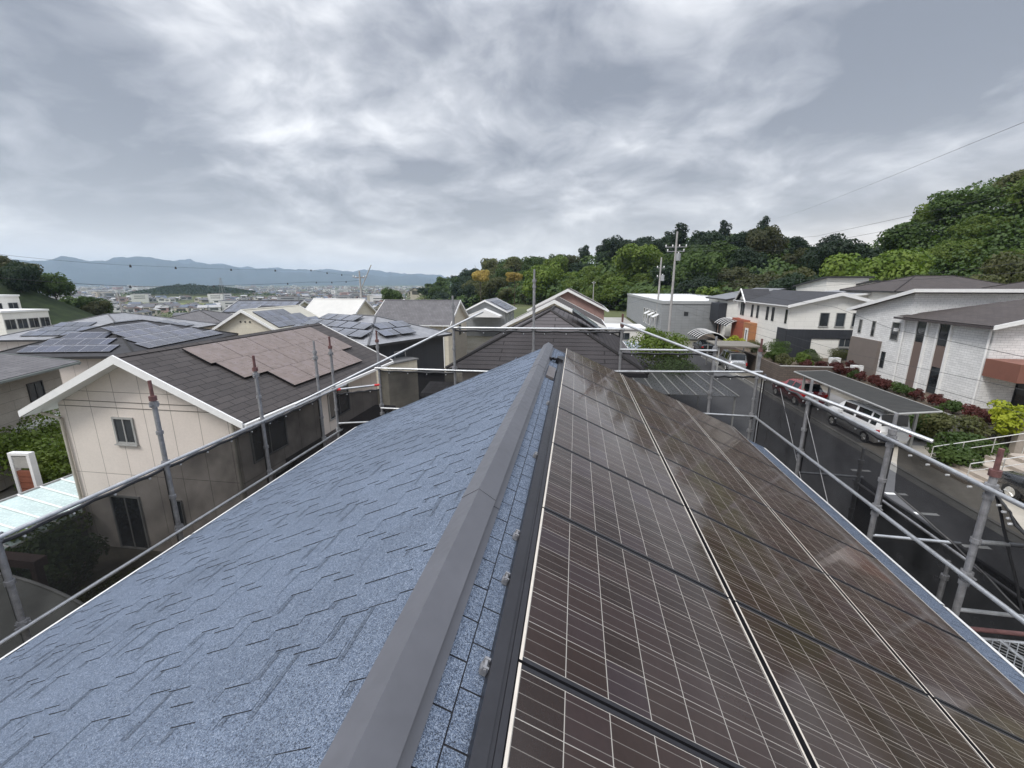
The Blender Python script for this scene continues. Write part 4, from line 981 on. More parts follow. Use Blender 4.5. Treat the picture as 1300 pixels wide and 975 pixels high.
for k in range(5):
    o = MB().box((-.35+.0*k, -.14, 0), (.35, .14, .19), M=Matrix.Rotation(.12*k, 4, 'Z')).box((-.3, -.145, .06), (-.12, -.135, .15), 1).build('planter_block', [white_trim, dark_trim], None, (25.2+.22*(k % 2), 24.2-.3*(k//2), -7.46+.2*(k % 3)))
    tag(o, 'white hollow block in the small pile beside the entrance at the right edge', 'block', 'white blocks piled by the entrance')
# large flat carport
cp = empty('carport', (16.9, 27.7, G), 0, 'long flat carport with dark ribbed roof over the white truck', 'carport')
ribm = brick('ribbed_carport_roof', (.055, .055, .052), (.046, .046, .044), (.015, .015, .015), .22, 30, .03, .85, .8, off=0., spec=.2)
mb = MB(); V = [(-1.1, -5.2, 2.38), (1.0, -4.9, 2.5), (1.0, 5.1, 2.5), (-1.1, 5.1, 2.38)]; mb.face([V[1], V[2], V[3], V[0]], [(0, 0), (10, 0), (10, 2.2), (0, 2.2)]); mb.face([(a, b_, c_-.07) for a, b_, c_ in V][::-1]); mb.build('roof', ribm, cp)
mb = MB()
for i in range(4):
    a, b_ = Vector(V[i]), Vector(V[(i+1) % 4]); mb.tube(a-Vector((0, 0, .04)), b_-Vector((0, 0, .04)), .055, 6)
mb.build('edge_beam', alu_grey, cp)
for yy in (-3.6, 0, 4.2): MB().box((.85, yy-.06, 0), (.97, yy+.06, 2.4)).build('post', alu_grey, cp)
MB().box((-.95, 4.0, 0), (-.83, 4.12, 2.3)).build('post', alu_grey, cp)
# flat tan carport over the van
cp = empty('carport', (15.9, 45.4, G), 0, 'flat tan-roofed carport above the silver van', 'carport')
MB().box((-2.0, -1.6, 2.5), (2.0, 2.4, 2.62)).build('roof', mat('tan_carport_roof', (.17, .155, .13), .6, .15, 1.5), cp)
for a in (-1.85, 1.75):
    for b_ in (-1.4, 2.2): MB().box((a, b_, 0), (a+.1, b_+.1, 2.5)).build('post', alu_grey, cp)
# barrel carports
for (lx, ly, lab) in ((16.8, 57.2, 'carport with dark barrel roof and white ribs, nearest to the utility pole'), (21.0, 60.4, 'carport with dark barrel roof and white ribs, in front of the orange entrance')):
    cp = empty('carport', (lx, ly, G if lx < 17.9 else -7.35), 0, lab, 'carport', 'barrel-roofed carports')
    n = 12; ring = [(-1.9+3.6*k/n, 2.5-1.1*(abs(k/n-.45)/.55)**2.3+.15) for k in range(n+1)]
    mb = MB()
    for (a, za), (b_, zb2) in zip(ring, ring[1:]): mb.face(((a, -2.4, za), (b_, -2.4, zb2), (b_, 2.4, zb2), (a, 2.4, za)), None, 0, True); mb.face(((a, -2.4, za-.03), (a, 2.4, za-.03), (b_, 2.4, zb2-.03), (b_, -2.4, zb2-.03)), None, 0, True)
    mb.build('roof', mat('dark_polycarbonate', (.03, .03, .033), .9, .2, 1.5, spec=.02), cp)
    for k in range(6): mb = MB(); mb.path([(a, -2.4+.96*k, z+.03) for a, z in ring], .045, 6); mb.build('rib', white_trim, cp)
    for yy in (-2.3, 0, 2.3): MB().tube((1.7, yy, 0), (1.7, yy, 1.6), .05, 8).build('post', alu_grey, cp)
# glass pergola and translucent carport behind the far net
cp = empty('pergola', (7.0, 43.8, G), 0, 'white-framed flat glass carport behind the green tree', 'canopy')
MB().box((-2.0, -2.6, 2.52), (2.1, 2.6, 2.55)).build('roof', mat('blue_grey_glass', (.16, .19, .22), .2, .2, 1.0, spec=.6), cp)
for k in range(7): MB().box((-2.0+.68*k, -2.6, 2.555), (-1.94+.68*k, 2.6, 2.61)).build('bar', white_trim, cp)
for a in (-1.9, 2.0):
    for b_ in (-2.5, 2.4): MB().box((a, b_, 0), (a+.08, b_+.08, 2.5)).build('post', white_trim, cp)
cp = empty('carport', (6.4, 27.6, G), 0, 'pale ribbed carport roof seen through the far net', 'carport')
MB().box((-2.6, -3.6, 2.52), (2.6, 3.4, 2.55)).build('roof', mat('smoky_polycarbonate', (.085, .085, .085), .3, .2, 1.0, spec=.6), cp)
for k in range(8): MB().box((-2.6+.735*k, -3.6, 2.555), (-2.54+.735*k, 3.4, 2.60)).build('bar', alu, cp)
for a in (-2.5, 2.4):
    for b_ in (-3.5, 3.2): MB().box((a, b_, 0), (a+.08, b_+.08, 2.5)).build('post', alu_grey, cp)

# ------------------------------------------------------------------ vehicles
rubber = mat('tyre_rubber', (.018, .018, .018), .85, .2, 8)
lampw = mat('headlight_lens', (.65, .66, .66), .1, .05, 3); lampr = mat('tail_light_lens', (.35, .012, .012), .15, .1, 3)
carglass = glass_mat('car_glass', (.018, .021, .024), .04)
def paint(name, col, metal=0.):
    m = mat(name, col, .28, .05, 2, metal=metal); m.node_tree.nodes['Principled BSDF'].inputs['Coat Weight'].default_value = .6; return m
def car(loc_, rz, st, wheels, wr, body, label, cat, hw, lights, rack=False):
    """st: stations front to rear (y, z_bottom, z_shoulder, z_top, w_shoulder, w_top, kind of the panel up to the next station)"""
    r = empty('parked_car', loc_, rz, label, cat)
    bm_, gm = MB(), MB()
    def ring(s):
        y, zb, zs, zt, ws, wt, _ = s; zm = zb+(zs-zb)*.55
        R_ = [(ws*.90, y, zb), (ws, y, zm), (ws*.985, y, zs), (wt, y, zt), (wt*.55, y, zt+.025)]
        return R_ + [(-a, b_, c_) for a, b_, c_ in R_[::-1]]
    rings = [ring(s) for s in st]; n = 10
    for s, A_, B_ in zip(st, rings, rings[1:]):
        kind = s[6]
        for i in range(n-1):
            q = (A_[i], B_[i], B_[i+1], A_[i+1])
            top = i in (3, 4, 5); sideg = i in (2, 6)
            if kind == 'cab' and sideg:
                # window inset inside its frame
                c = [Vector(p) for p in q]; ctr = sum(c, Vector())/4; inn = [ctr+(p-ctr)*.86+(Vector((.004 if p.x > 0 else -.004, 0, 0))) for p in c]
                gm.face(inn, None, 0, False); bm_.face(q, None, 0, True)
            elif kind == 'screen' and top: gm.face(q, None, 0, True)
            else: bm_.face(q, None, 0, True)
        bm_.face((A_[0], A_[9], B_[9], B_[0]))
    bm_.face(rings[0][::-1]); bm_.face(rings[-1])
    o = bm_.build('body', body, r, weld=True); gm.build('window', carglass, o)
    for yw in wheels:
        for sx in (-1, 1):
            w_ = bpy.data.objects.new('wheel', None); COL.objects.link(w_); w_.parent = r; w_.location = (sx*hw*.93, yw, wr); w_.empty_display_size = .1
            mb = MB(); mb.tube((-sx*.20, 0, 0), (sx*.05, 0, 0), wr, 22); mb.build('tyre', rubber, w_)
            mb = MB(); mb.tube((sx*.045, 0, 0), (sx*.056, 0, 0), wr*.62, 18)
            for k in range(5): a = 2*pi*k/5; mb.tube((sx*.06, 0, 0), (sx*.06, cos(a)*wr*.6, sin(a)*wr*.6), .035, 5)
            mb.build('rim', alu, w_)
            MB().tube((sx*.052-sx*.1, 0, .04), (sx*.03, 0, .04), wr*1.12, 22).build('wheel_arch', dark_trim, w_)
    for nm, lo, hi, m_ in lights:
        for sx in (-1, 1):
            a, b_ = sorted((sx*lo[0], sx*hi[0])); MB().box((a, lo[1], lo[2]), (b_, hi[1], hi[2])).build(nm, m_, r)
    y0, y1 = st[0][0], st[-1][0]
    for yy, s in ((y0, 1), (y1, -1)): MB().box((-.26, yy+(.012 if s > 0 else -.022), .5), (.26, yy+(.022 if s > 0 else -.012), .66)).build('number_plate', white_trim, r)
    for sx in (-1, 1): MB().box((sx*hw-.02 if sx > 0 else -hw-.16, st[3][0]-.25, st[3][2]), (hw+.16 if sx > 0 else -hw+.02, st[3][0]-.1, st[3][2]+.16)).build('mirror', body, r)
    if rack:
        mb = MB(); zt = st[4][3]+.1
        for sx in (-.5, -.25, 0, .25, .5): mb.tube((sx, st[3][0]-.6, zt), (sx, st[-1][0]+.3, zt), .018, 6)
        for k in range(4): mb.tube((-.6, st[3][0]-.8-.8*k, zt-.03), (.6, st[3][0]-.8-.8*k, zt-.03), .018, 6)
        mb.build('roof_rack', white_trim, r)
    return r
SUV = [(2.15,.42,.72,.86,.74,.6,''), (1.95,.25,.86,.97,.86,.68,''), (1.15,.22,.95,1.06,.9,.7,''), (.85,.22,.98,1.10,.9,.68,'screen'), (.15,.22,1.02,1.58,.9,.60,'cab'), (-.7,.22,1.04,1.63,.9,.60,'cab'), (-1.5,.22,1.06,1.58,.9,.58,'screen'), (-2.05,.3,1.06,1.14,.86,.6,''), (-2.2,.45,.9,.98,.76,.55,'')]
VAN = [(2.25,.4,.85,.95,.76,.6,''), (2.1,.25,.98,1.08,.84,.66,''), (1.65,.22,1.06,1.18,.86,.68,'screen'), (.85,.22,1.1,1.78,.86,.66,'cab'), (-.4,.22,1.12,1.84,.86,.68,'cab'), (-1.6,.22,1.12,1.84,.86,.68,'cab'), (-2.1,.22,1.12,1.78,.86,.66,'screen'), (-2.22,.3,1.08,1.2,.84,.64,''), (-2.28,.42,.8,.9,.8,.6,'')]
car((18.5, 17.2, G+.03), R(0), SUV, (1.3, -1.35), .345, paint('black_paint', (.012, .013, .016)), 'black car on the driveway at the right edge, front wheel and headlight showing', 'car', .9,
    [('headlight', (.55, 1.98, .74), (.84, 2.1, .86), lampw), ('tail_light', (.6, -2.22, .85), (.82, -2.1, 1.0), lampr), ('chrome_strip', (.0, 2.12, .66), (.62, 2.18, .70), alu)])
car((16.75, 26.2, G+.03), R(2), VAN, (1.45, -1.4), .31, paint('white_paint', (.66, .66, .66)), 'white van with a roof rack parked under the long flat carport', 'van', .86,
    [('headlight', (.52, 2.1, .75), (.78, 2.27, .92), lampw), ('tail_light', (.72, -2.3, .7), (.84, -2.16, 1.0), lampr)], True)
car((16.6, 33.6, G+.03), R(3), SUV, (1.3, -1.35), .33, paint('dark_red_paint', (.22, .015, .018)), 'dark red car parked behind the white van under the far end of the carport', 'car', .9,
    [('headlight', (.55, 1.98, .74), (.84, 2.1, .86), lampw), ('tail_light', (.6, -2.22, .85), (.82, -2.1, 1.0), lampr)])
car((16.0, 45.9, G+.03), R(-4), VAN, (1.45, -1.4), .31, paint('silver_paint', (.36, .37, .38), .4), 'silver van parked beneath the flat tan carport', 'van', .86,
    [('headlight', (.52, 2.1, .75), (.78, 2.27, .92), lampw), ('tail_light', (.72, -2.3, .7), (.84, -2.16, 1.0), lampr)])
car((16.2, 56.6, G+.03), R(0), SUV, (1.3, -1.35), .33, paint('black_paint', (.012, .013, .016)), 'black car parked under the nearer barrel carport', 'car', .9,
    [('headlight', (.55, 1.98, .74), (.84, 2.1, .86), lampw), ('tail_light', (.6, -2.22, .85), (.82, -2.1, 1.0), lampr)])

# ------------------------------------------------------------------ foliage
def in_field(x, y):
    u = x/y; return (-1.22 < u < -.9 and 520 < y < 645) or (-1.45 < u < -1.25 and 495 < y < 625)

def crown_mesh(name, seed, rx, rz, lobes, nq, leaf, conif=False):
    rnd = random.Random(seed); mb = MB(); Ls = []
    for k in range(lobes):
        a = rnd.random()*2*pi; q = sqrt(rnd.random())*.74; zz = rnd.uniform(-.5, .66)*(1.1-q*.5)
        if conif: zz = -.85+1.6*k/lobes; q *= .55*(1-.6*max(0, zz))
        Ls.append((Vector((cos(a)*q*rx, sin(a)*q*rx, zz*rz)), rnd.uniform(.20, .42)*(1 if not conif else 1.5-.7*max(0, zz))*rx))
    Ls.append((Vector((0, 0, .1*rz)), .6*rx))
    tot = sum(l[1]**2 for l in Ls)
    for c, rr in Ls:
        for k in range(int(nq*rr*rr/tot)):
            d = Vector((rnd.gauss(0, 1), rnd.gauss(0, 1), rnd.gauss(.35, 1))).normalized()
            sh = rnd.choice((1., 1., .92, .78, 1.08)); p = c+Vector((d.x, d.y, d.z*.8))*rr*sh
            nrm = (d*1.1+Vector((rnd.gauss(0, .5), rnd.gauss(0, .5), rnd.gauss(.25, .5)))).normalized()
            a = nrm.orthogonal().normalized(); a = Matrix.Rotation(rnd.random()*6.28, 3, nrm) @ a; b_ = nrm.cross(a)
            s = leaf*rnd.uniform(.6, 1.3); w = s*rnd.uniform(.5, .8)
            mb.face((p-a*s, p-b_*w+nrm*.1*s, p+a*s, p+b_*w-nrm*.1*s))
    me = mb.build(name, [bark]); m_ = me.data; bpy.data.objects.remove(me); return m_
def trunk_mesh(seed, h, r, rx):
    rnd = random.Random(seed); mb = MB(); p = Vector((0, 0, 0)); k = 5
    for i in range(k):
        q = Vector((rnd.gauss(0, .02)*h, rnd.gauss(0, .02)*h, h*(i+1)/k)); mb.tube(p, q, r*(1-.15*i), 7, 0, r*(1-.15*(i+1)), caps=False); p = q
    for i in range(5):
        a = rnd.random()*6.28; b0 = Vector((0, 0, h*rnd.uniform(.6, .95))); mb.tube(b0, b0+Vector((cos(a)*rx*.6, sin(a)*rx*.6, rx*.55)), r*.45, 5, 0, r*.12, caps=False)
    o = mb.build('trunk', bark); m_ = o.data; bpy.data.objects.remove(o); return m_
LEAF = {'dark': leaf_mat('dark_foliage', (.014, .028, .014), (.028, .048, .022)), 'mid': leaf_mat('mid_foliage', (.034, .064, .016), (.075, .115, .028)),
        'bright': leaf_mat('bright_foliage', (.066, .112, .016), (.145, .19, .034)), 'olive': leaf_mat('olive_foliage', (.058, .068, .024), (.11, .112, .044)),
        'flower': leaf_mat('golden_blossom_foliage', (.26, .19, .055), (.48, .36, .11)), 'pale': leaf_mat('pale_foliage', (.06, .08, .045), (.12, .14, .075)),
        'red': leaf_mat('red_foliage', (.06, .022, .018), (.12, .032, .03)), 'yellow': leaf_mat('yellow_green_foliage', (.16, .20, .015), (.38, .40, .035)),
        'bronze': leaf_mat('bronze_foliage', (.042, .050, .018), (.075, .075, .03))}
CROWNS = {}
def crown(kind, var, rx=5., rz=5., nq=4600, leaf=.30, lobes=24):
    key = (kind, var, rx, rz, nq)
    if key not in CROWNS:
        me = crown_mesh('crown', hash((var, int(rx*10), int(rz*10), nq)) % 9999, rx, rz, lobes, nq, leaf, rz > rx*1.25); me.materials.clear(); me.materials.append(LEAF[kind]); CROWNS[key] = me
    return CROWNS[key]
TR = [trunk_mesh(s, 5.5, .28, 5) for s in (1, 2, 3)]
def tree(x, y, z, kind, label, s=1., var=0, shape=(5., 5., 4600, .30), cat='tree', group=None, trunk_h=5.5, name='tree'):
    r = empty(name, (x, y, z), random.random()*6.28, label, cat, group)
    o = bpy.data.objects.new('crown', crown(kind, var, *shape)); COL.objects.link(o); o.parent = r; o.scale = (s*random.uniform(.82, 1.2), s*random.uniform(.82, 1.2), s*random.uniform(.78, 1.2)); o.location = (0, 0, (trunk_h-.5)*s + shape[1]*.45*s)
    t_ = bpy.data.objects.new('trunk', TR[var % 3]); COL.objects.link(t_); t_.parent = r; t_.scale = (s, s, s*trunk_h/5.5)
    return r
HL = {'dark': 'dark green broadleaf tree on the wooded hill', 'mid': 'mid green broadleaf tree on the wooded hill', 'bright': 'bright yellow-green tree on the wooded hill',
      'olive': 'olive-brown toned tree on the wooded hill', 'bronze': 'bronze-tinged tree on the wooded hill', 'tall': 'tall narrow dark conifer on the wooded hill'}
rnd = random.Random(21); pts = []; tries = 0
while len(pts) < 292 and tries < 60000:
    tries += 1
    u = -.36+1.42*rnd.random()**1.05; q = rnd.random()**.95
    fy, ry = lerp_t(T_FY, u), lerp_t(T_RY, u); yy = fy*.985+(ry*1.03-fy)*q; xx = u*yy
    dd = hypot(xx, yy); sp = 5.6+dd*.014
    if any((xx-a)**2+(yy-b_)**2 < sp*sp for a, b_, *_ in pts): continue
    pts.append((xx, yy, u, q))
for xx, yy, u, q in pts:
    nz_ = noise.noise(Vector((xx*.02, yy*.02, 3)))+rnd.gauss(0, .16)
    if .0 < u < .50 and q > .55: k = 'tall' if rnd.random() < .25 else 'dark'
    elif u > .5: k = 'dark' if nz_ > .22 else ('bright' if nz_ < -.24 else ('olive' if nz_ < -.1 else 'mid'))
    elif -.1 < u < .2 and q < .55: k = 'bright' if nz_ < .12 else ('bronze' if nz_ < .24 else 'mid')
    elif u < -.1: k = 'olive' if nz_ < -.05 else ('mid' if nz_ < .2 else 'dark')
    else: k = 'mid' if nz_ < .05 else ('dark' if nz_ < .3 else 'bronze')
    if q < .12 and u > .15 and rnd.random() < .2: k = 'bright'
    s = rnd.choice((.62, .8, .95, 1.05, 1.2, 1.38))*rnd.uniform(.92, 1.08)*(.98 if u > .55 else 1.12)*(1.0 if u > -.2 else .9)
    if q > .72: s = min(s, 1.12)
    if k == 'tall': tree(xx, yy, gz(xx, yy)-.5, 'dark', HL['tall'], s, rnd.randrange(3), (3.3, 5.6, 3600, .28), group='trees of the wooded hill', trunk_h=5)
    else: tree(xx, yy, gz(xx, yy)-1.2, k, HL[k], s, rnd.randrange(6), (5., 5., 7600, .23) if u > .45 and q < .6 else (5., 5., 4600, .30), group='trees of the wooded hill', trunk_h=4.6)
# golden flowering trees at the left end of the hill
for (u, yy, zy, s, lab) in ((-.222, 182, .016, .78, 'golden-flowering tree at the left end of the wooded hill, the leftmost of two'), (-.142, 168, .013, .66, 'golden-flowering tree on the hill just left of the tall scaffold post')):
    xx = u*yy; g_ = gz(xx, yy); cz = zy*yy
    tree(xx, yy, g_, 'flower', lab, s, 1, group='golden-flowering trees on the hill', trunk_h=max(4, (cz-g_)/s-1.7))
# understory on the hill: shrubs nobody could count
mb = MB(); rnd = random.Random(5)
for k in range(72000):
    u = -.38+1.5*rnd.random()**.75; fy, ry = lerp_t(T_FY, u), lerp_t(T_RY, u); yy = fy*.97+(ry*1.05-fy)*rnd.random(); xx = u*yy
    p = Vector((xx, yy, gz(xx, yy)+rnd.uniform(.2, 7.5))); nrm = Vector((rnd.gauss(0, .6), rnd.gauss(-.3, .6), 1)).normalized(); a = nrm.orthogonal().normalized(); b_ = nrm.cross(a); s = rnd.uniform(.45, .95)*(.5 if u > .5 else 1)
    mb.face((p-a*s, p-b_*s*.7, p+a*s, p+b_*s*.7))
tag(mb.build('undergrowth', LEAF['mid']), 'low undergrowth covering the slope beneath the hill trees', 'undergrowth', None, 'stuff')
# tree line left of the hill, and the round tree
rnd = random.Random(9)
for i in range(16):
    u = -.43+.012*i+rnd.uniform(-.004, .004); yy = rnd.uniform(215, 265); xx = u*yy
    tree(xx, yy, min(gz(xx, yy), -16)-2, 'dark' if i % 3 else 'mid', 'dark tree in the line of trees between the town and the hill', rnd.uniform(.8, 1.15), i % 4, group='tree line left of the hill', trunk_h=5)
tree(-.445*190, 190, -15.5, 'mid', 'single round green tree standing left of the dark tree line, beyond the grey gable roof', 1.25, 2)
for i in range(64):       # wooded hill at the left edge
    a = rnd.random()*6.28; q = sqrt(rnd.random()); xx = -163+q*36*cos(a); yy = 82+q*40*sin(a)
    tree(xx, yy, gz(xx, yy)-2, rnd.choice(('dark', 'mid', 'mid', 'bronze')), 'tree on the small wooded hill at the left edge', rnd.uniform(.6, 1.05), i % 4, group='trees of the left wooded hill', trunk_h=4)
for i in range(40):       # scattered trees in the plain
    u = -1.65+1.2*rnd.random(); yy = 230+400*rnd.random()**1.1; xx = u*yy
    if in_field(xx, yy): continue
    tree(xx, yy, gz(xx, yy)-1.5, rnd.choice(('dark', 'mid', 'pale')), 'small tree among the houses of the plain', rnd.uniform(.4, .75), i % 4, group='scattered trees in the plain', trunk_h=3)

def shrub(x, y, z, kind, label, r=(1., .8), nq=900, leaf=.09, cat='shrub', group=None, var=0):
    root = empty('shrub', (x, y, z), 0, label, cat, group)
    o = bpy.data.objects.new('foliage', crown(kind, var, r[0], r[1], nq, leaf, 9)); COL.objects.link(o); o.parent = root; o.location = (0, 0, r[1]*.75); o.rotation_euler = (0, 0, x)
    mb = MB()
    for k in range(4): a = k*1.6; mb.tube((0, 0, 0), (cos(a)*r[0]*.5, sin(a)*r[0]*.5, r[1]*1.1), .03, 5, 0, .01)
    mb.build('stem', bark, root); return root
shrub(-14.3, 8.3, G, 'mid', 'dense green shrub behind the left net beside the patio door', (1.6, 1.1), 3200, .07)
shrub(-16.2, 9.3, G, 'bright', 'light green shrub under the terrace roof', (1.2, .9), 1600, .07)
shrub(-12.0, 8.0, G, 'olive', 'low olive ground shrub near the patio door', (1.3, .4), 1200, .06)
tree(-23.5, 14.5, G-.2, 'bright', 'yellow-green garden tree between the left edge house and the beige house', .42, 1, (4.6, 4.0, 5200, .17), trunk_h=2.6)
tree(-21.0, 14.0, G-.2, 'bright', 'green garden tree close to the beige wall downpipe', .36, 2, (4.6, 4.0, 5200, .17), trunk_h=2.2)
tree(-25.0, 12.0, G-.2, 'bronze', 'reddish-green low garden tree at the left edge', .30, 3, (4.6, 4.0, 5200, .17), trunk_h=1.8)
gp = empty('gate_pillar', (-20.3, 12.0, G), .1, 'white gate pillar with red-brown slats and a small plate by the garden trees', 'pillar')
mb = MB(); mb.box((-.42, -.1, 0), (-.3, .1, 2.35)); mb.box((-.42, -.1, 2.353), (.42, .1, 2.45)); mb.box((.3, -.1, 0), (.42, .1, 2.35)); mb.build('frame', white_trim, gp)
mb = MB()
for k in range(7): mb.box((-.297, -.06, .05+.24*k), (.297, .06, .27+.24*k))
mb.build('slat_panel', mat('red_brown_wood', (.20, .065, .035), .7, .3, 3), gp); MB().box((-.297, -.07, 1.85), (.297, .06, 2.3)).build('sign_plate', alu, gp)
tree(6.9, 35.3, G, 'bright', 'round pale green tree behind the far net between the two carports', .62, 0, (4.6, 4.2, 5200, .17), trunk_h=3.4)
tree(7.0, 31.6, G, 'mid', 'lower green tree in front of the round pale green tree, over the ribbed carport', .50, 1, (4.6, 4.0, 5200, .17), trunk_h=2.4)
tree(11.0, 66, G, 'bright', 'low bright green tree in front of the grey warehouse', .40, 3, (4.6, 4.0, 5200, .17), trunk_h=1.6)
shrub(11.5, 60, G, 'yellow', 'yellow-green bush along the street near the utility pole', (1.5, .9), 1500, .1)
for k in range(16):       # hedge in front of the tiled house, red with a few green plants in it
    gk = k in (2, 6, 7, 12)
    shrub(22.3+.15*sin(k*2.1), 25.6+.95*k, -7.5, 'mid' if gk else 'red', 'green shrub standing among the red hedge below the tiled wall' if gk else 'red-leaved hedge shrub in the row below the tiled wall', (.54+.1*sin(k), .5), 800, .06, 'hedge', 'green shrubs in the red hedge' if gk else 'red hedge below the tiled house', k % 3)
for k in range(6):
    shrub(20.2+1.15*k, 40.0, -7.35, 'red', 'red-leaved hedge shrub on top of the brown block wall', (.6, .5), 700, .07, 'hedge', 'red hedge on the block wall', k % 3)
for i, (xx, yy, kd, rr, lab) in enumerate(((19.4, 22.8, 'mid', (1.3, .9), 'dark green shrub just behind the handrail of the steps'), (20.3, 24.6, 'olive', (1.5, 1.2), 'olive green shrub behind the near end of the long carport'), (19.7, 26.2, 'mid', (1.3, 1.0), 'mid green shrub beside the long carport, second from its near end'),
        (22.0, 23.9, 'yellow', (1.25, 1.35), 'bright yellow-green bush left of the stone gate wall'), (20.9, 27.8, 'mid', (1.1, 1.0), 'green shrub in front of the red hedge'), (18.0, 21.9, 'mid', (1.1, .7), 'low green shrub at the foot of the steps'), (23.3, 26.0, 'pale', (.7, .9), 'pale green young bush against the tiled wall downpipe'))):
    shrub(xx, yy, G if xx < 21.4 else -7.8, kd, lab, rr, 2200, .085, 'shrub', None, i % 3)
for i, (xx, yy, kd, s, lab) in enumerate(((19.6, 44.6, 'mid', .30, 'green garden tree in front of the charcoal cladding corner'), (18.9, 48.5, 'olive', .22, 'olive garden tree near the orange entrance of the white house'), (24.5, 43.2, 'olive', .2, 'small olive tree before the dark screen wall'),
        (27.5, 42.8, 'bright', .2, 'small light green tree at the right end of the dark screen wall'), (21.8, 42.4, 'pale', .16, 'pale green bush by the white meter box'))):
    tree(xx, yy, -7.35, kd, lab, s, i % 4, (4.6, 4.0, 5200, .17), trunk_h=2.2)
for i, (xx, yy, kd, lab) in enumerate(((18.7, 41.2, 'olive', 'olive shrub at the corner of the brown block wall garden'), (18.8, 43.0, 'mid', 'green shrub near the corner of the block wall garden, behind an olive one'), (20.6, 41.6, 'bright', 'light green shrub on the garden behind the block wall'), (22.6, 44.6, 'mid', 'green shrub against the cream wall under the small window'), (19.0, 46.8, 'pale', 'pale grey-green shrub in the garden beside the charcoal corner'), (26.0, 41.4, 'mid', 'green shrub at the right end of the block wall garden'))):
    shrub(xx, yy, -7.35, kd, lab, (.9, .8), 1300, .08, 'shrub', None, i % 3)
shrub(18.6, 53.3, -7.35, 'yellow', 'bright yellow flowering bush left of the white entrance door', (1.2, .7), 1200, .09)
for (xx, yy, zz, lab) in ((23.0, 41.2, -7.35, 'white meter box standing on the garden edge'), (23.2, 38.4, -7.5, 'white air conditioner unit beside the brown bay of the tiled house')):
    r = empty('utility_box', (xx, yy, zz), 0, lab, 'box'); MB().box((-.4, -.2, .1), (.4, .2, .85)).build('casing', white_trim, r); MB().tube((-.1, -.205, .48), (-.1, -.215, .48), .26, 16).build('grille', alu_grey, r); MB().box((-.35, -.18, 0), (.35, .18, .097)).build('base', concrete, r)

# ------------------------------------------------------------------ utility poles and wires
polec = mat('concrete_pole', (.33, .32, .31), .8, .2, 2)
def upole(x, y, zb, zt, label, arms, trafo=False, lean=0.):
    r = empty('utility_pole', (x, y, zb), 0, label, 'utility pole'); h = zt-zb
    MB().tube((0, 0, 0), (lean, 0, h), .19, 12, 0, .11).build('pole', polec, r)
    for (dz, L, n_) in arms:
        o = MB().box((-L, -.05, h+dz-.05), (L, .05, h+dz+.05)).build('crossarm', galv_old, r); o.location.x = lean
        for k in range(n_):
            a = -L+.1+(2*L-.2)*k/max(1, n_-1); mb = MB(); mb.tube((a, 0, h+dz+.05), (a, 0, h+dz+.16), .06, 8); mb.tube((a, 0, h+dz+.16), (a, 0, h+dz+.3), .09, 8, 0, .04); mb.build('insulator', white_trim, o)
    if trafo:
        o = MB().tube((.35, -.1, h-3.6), (.35, -.1, h-2.7), .3, 14).build('transformer', mat('grey_drum', (.3, .31, .32), .5, .15, 3), r); MB().tube((.35, -.1, h-2.69), (.35, -.1, h-2.55), .08, 8).build('bushing', white_trim, o)
    mb = MB()
    for k in range(int(h*1.6)): mb.tube((-.3 if k % 2 else .12, 0, 1.8+k*.5), (-.12 if k % 2 else .3, 0, 1.8+k*.5), .014, 4) if 1.8+k*.5 < h-1 else None
    mb.build('step_bolt', galv_old, r); return r
upole(12.55, 60, G, 6.4, 'tall concrete utility pole with two crossarms beside the warehouse, the nearest on the street', [(-1.9, 1.35, 4), (-2.45, 1.1, 3)], True)
upole(13.1, 72.5, G, 3.9, 'thin utility pole just left of the tall crossarm pole', [(-1.6, .6, 2), (-3.0, .5, 2)], True)
upole(4.9, 128, -7.5, .5, 'short plain pole at the hill foot behind the pink brick gable', [(-.6, .5, 2)])
upole(-31.3, 60, gz(-31, 60), 1.7, 'dark utility pole with a slanting stay on the left, beyond the cream house', [(-.9, 1.1, 3), (-1.0, .7, 2)])
mb = MB(); mb.tube((-31.2, 60, -.8), (-29.4, 60, 2.5), .07, 8); tag(mb.build('stay_strut', polec), 'slanting steel arm crossing the top of the left utility pole', 'strut')
upole(-72, 60, gz(-72, 60), -1.6, 'leaning grey utility pole in front of the left wooded hill', [(-.5, .6, 2)], lean=-1.2)
def pylon(x, y, zb, h, label):
    r = empty('pylon', (x, y, zb), 0, label, 'pylon'); w = h*.11; mb = MB()
    for sx in (-1, 1):
        for sy in (-1, 1): mb.tube((sx*w, sy*w, 0), (sx*w*.12, sy*w*.12, h), .16, 5)
    for k in range(8):
        f0, f1 = k/8, (k+1)/8; a, b_ = w*(1-.88*f0), w*(1-.88*f1)
        for sy in (-1, 1): mb.tube((-a, sy*a, f0*h), (b_, sy*b_, f1*h), .08, 4); mb.tube((a, sy*a, f0*h), (-b_, sy*b_, f1*h), .08, 4)
    mb.build('lattice', galv_old, r)
    for k in (.72, .84, .96): MB().tube((-h*.13, 0, h*k), (h*.13, 0, h*k), .12, 5).build('crossarm', galv_old, r)
pylon(-.902*620, 620, PLAIN, 42, 'far steel lattice pylon on the plain, right of the little wooded hill')
pylon(-.27*900, 900, PLAIN, 48, 'far steel lattice pylon left of the hill end')
pylon(.378*190, 190, 8, 14, 'lattice mast rising among the dark trees of the hill')
wirem = mat('black_wire', (.03, .03, .032), .6, .1, 3)
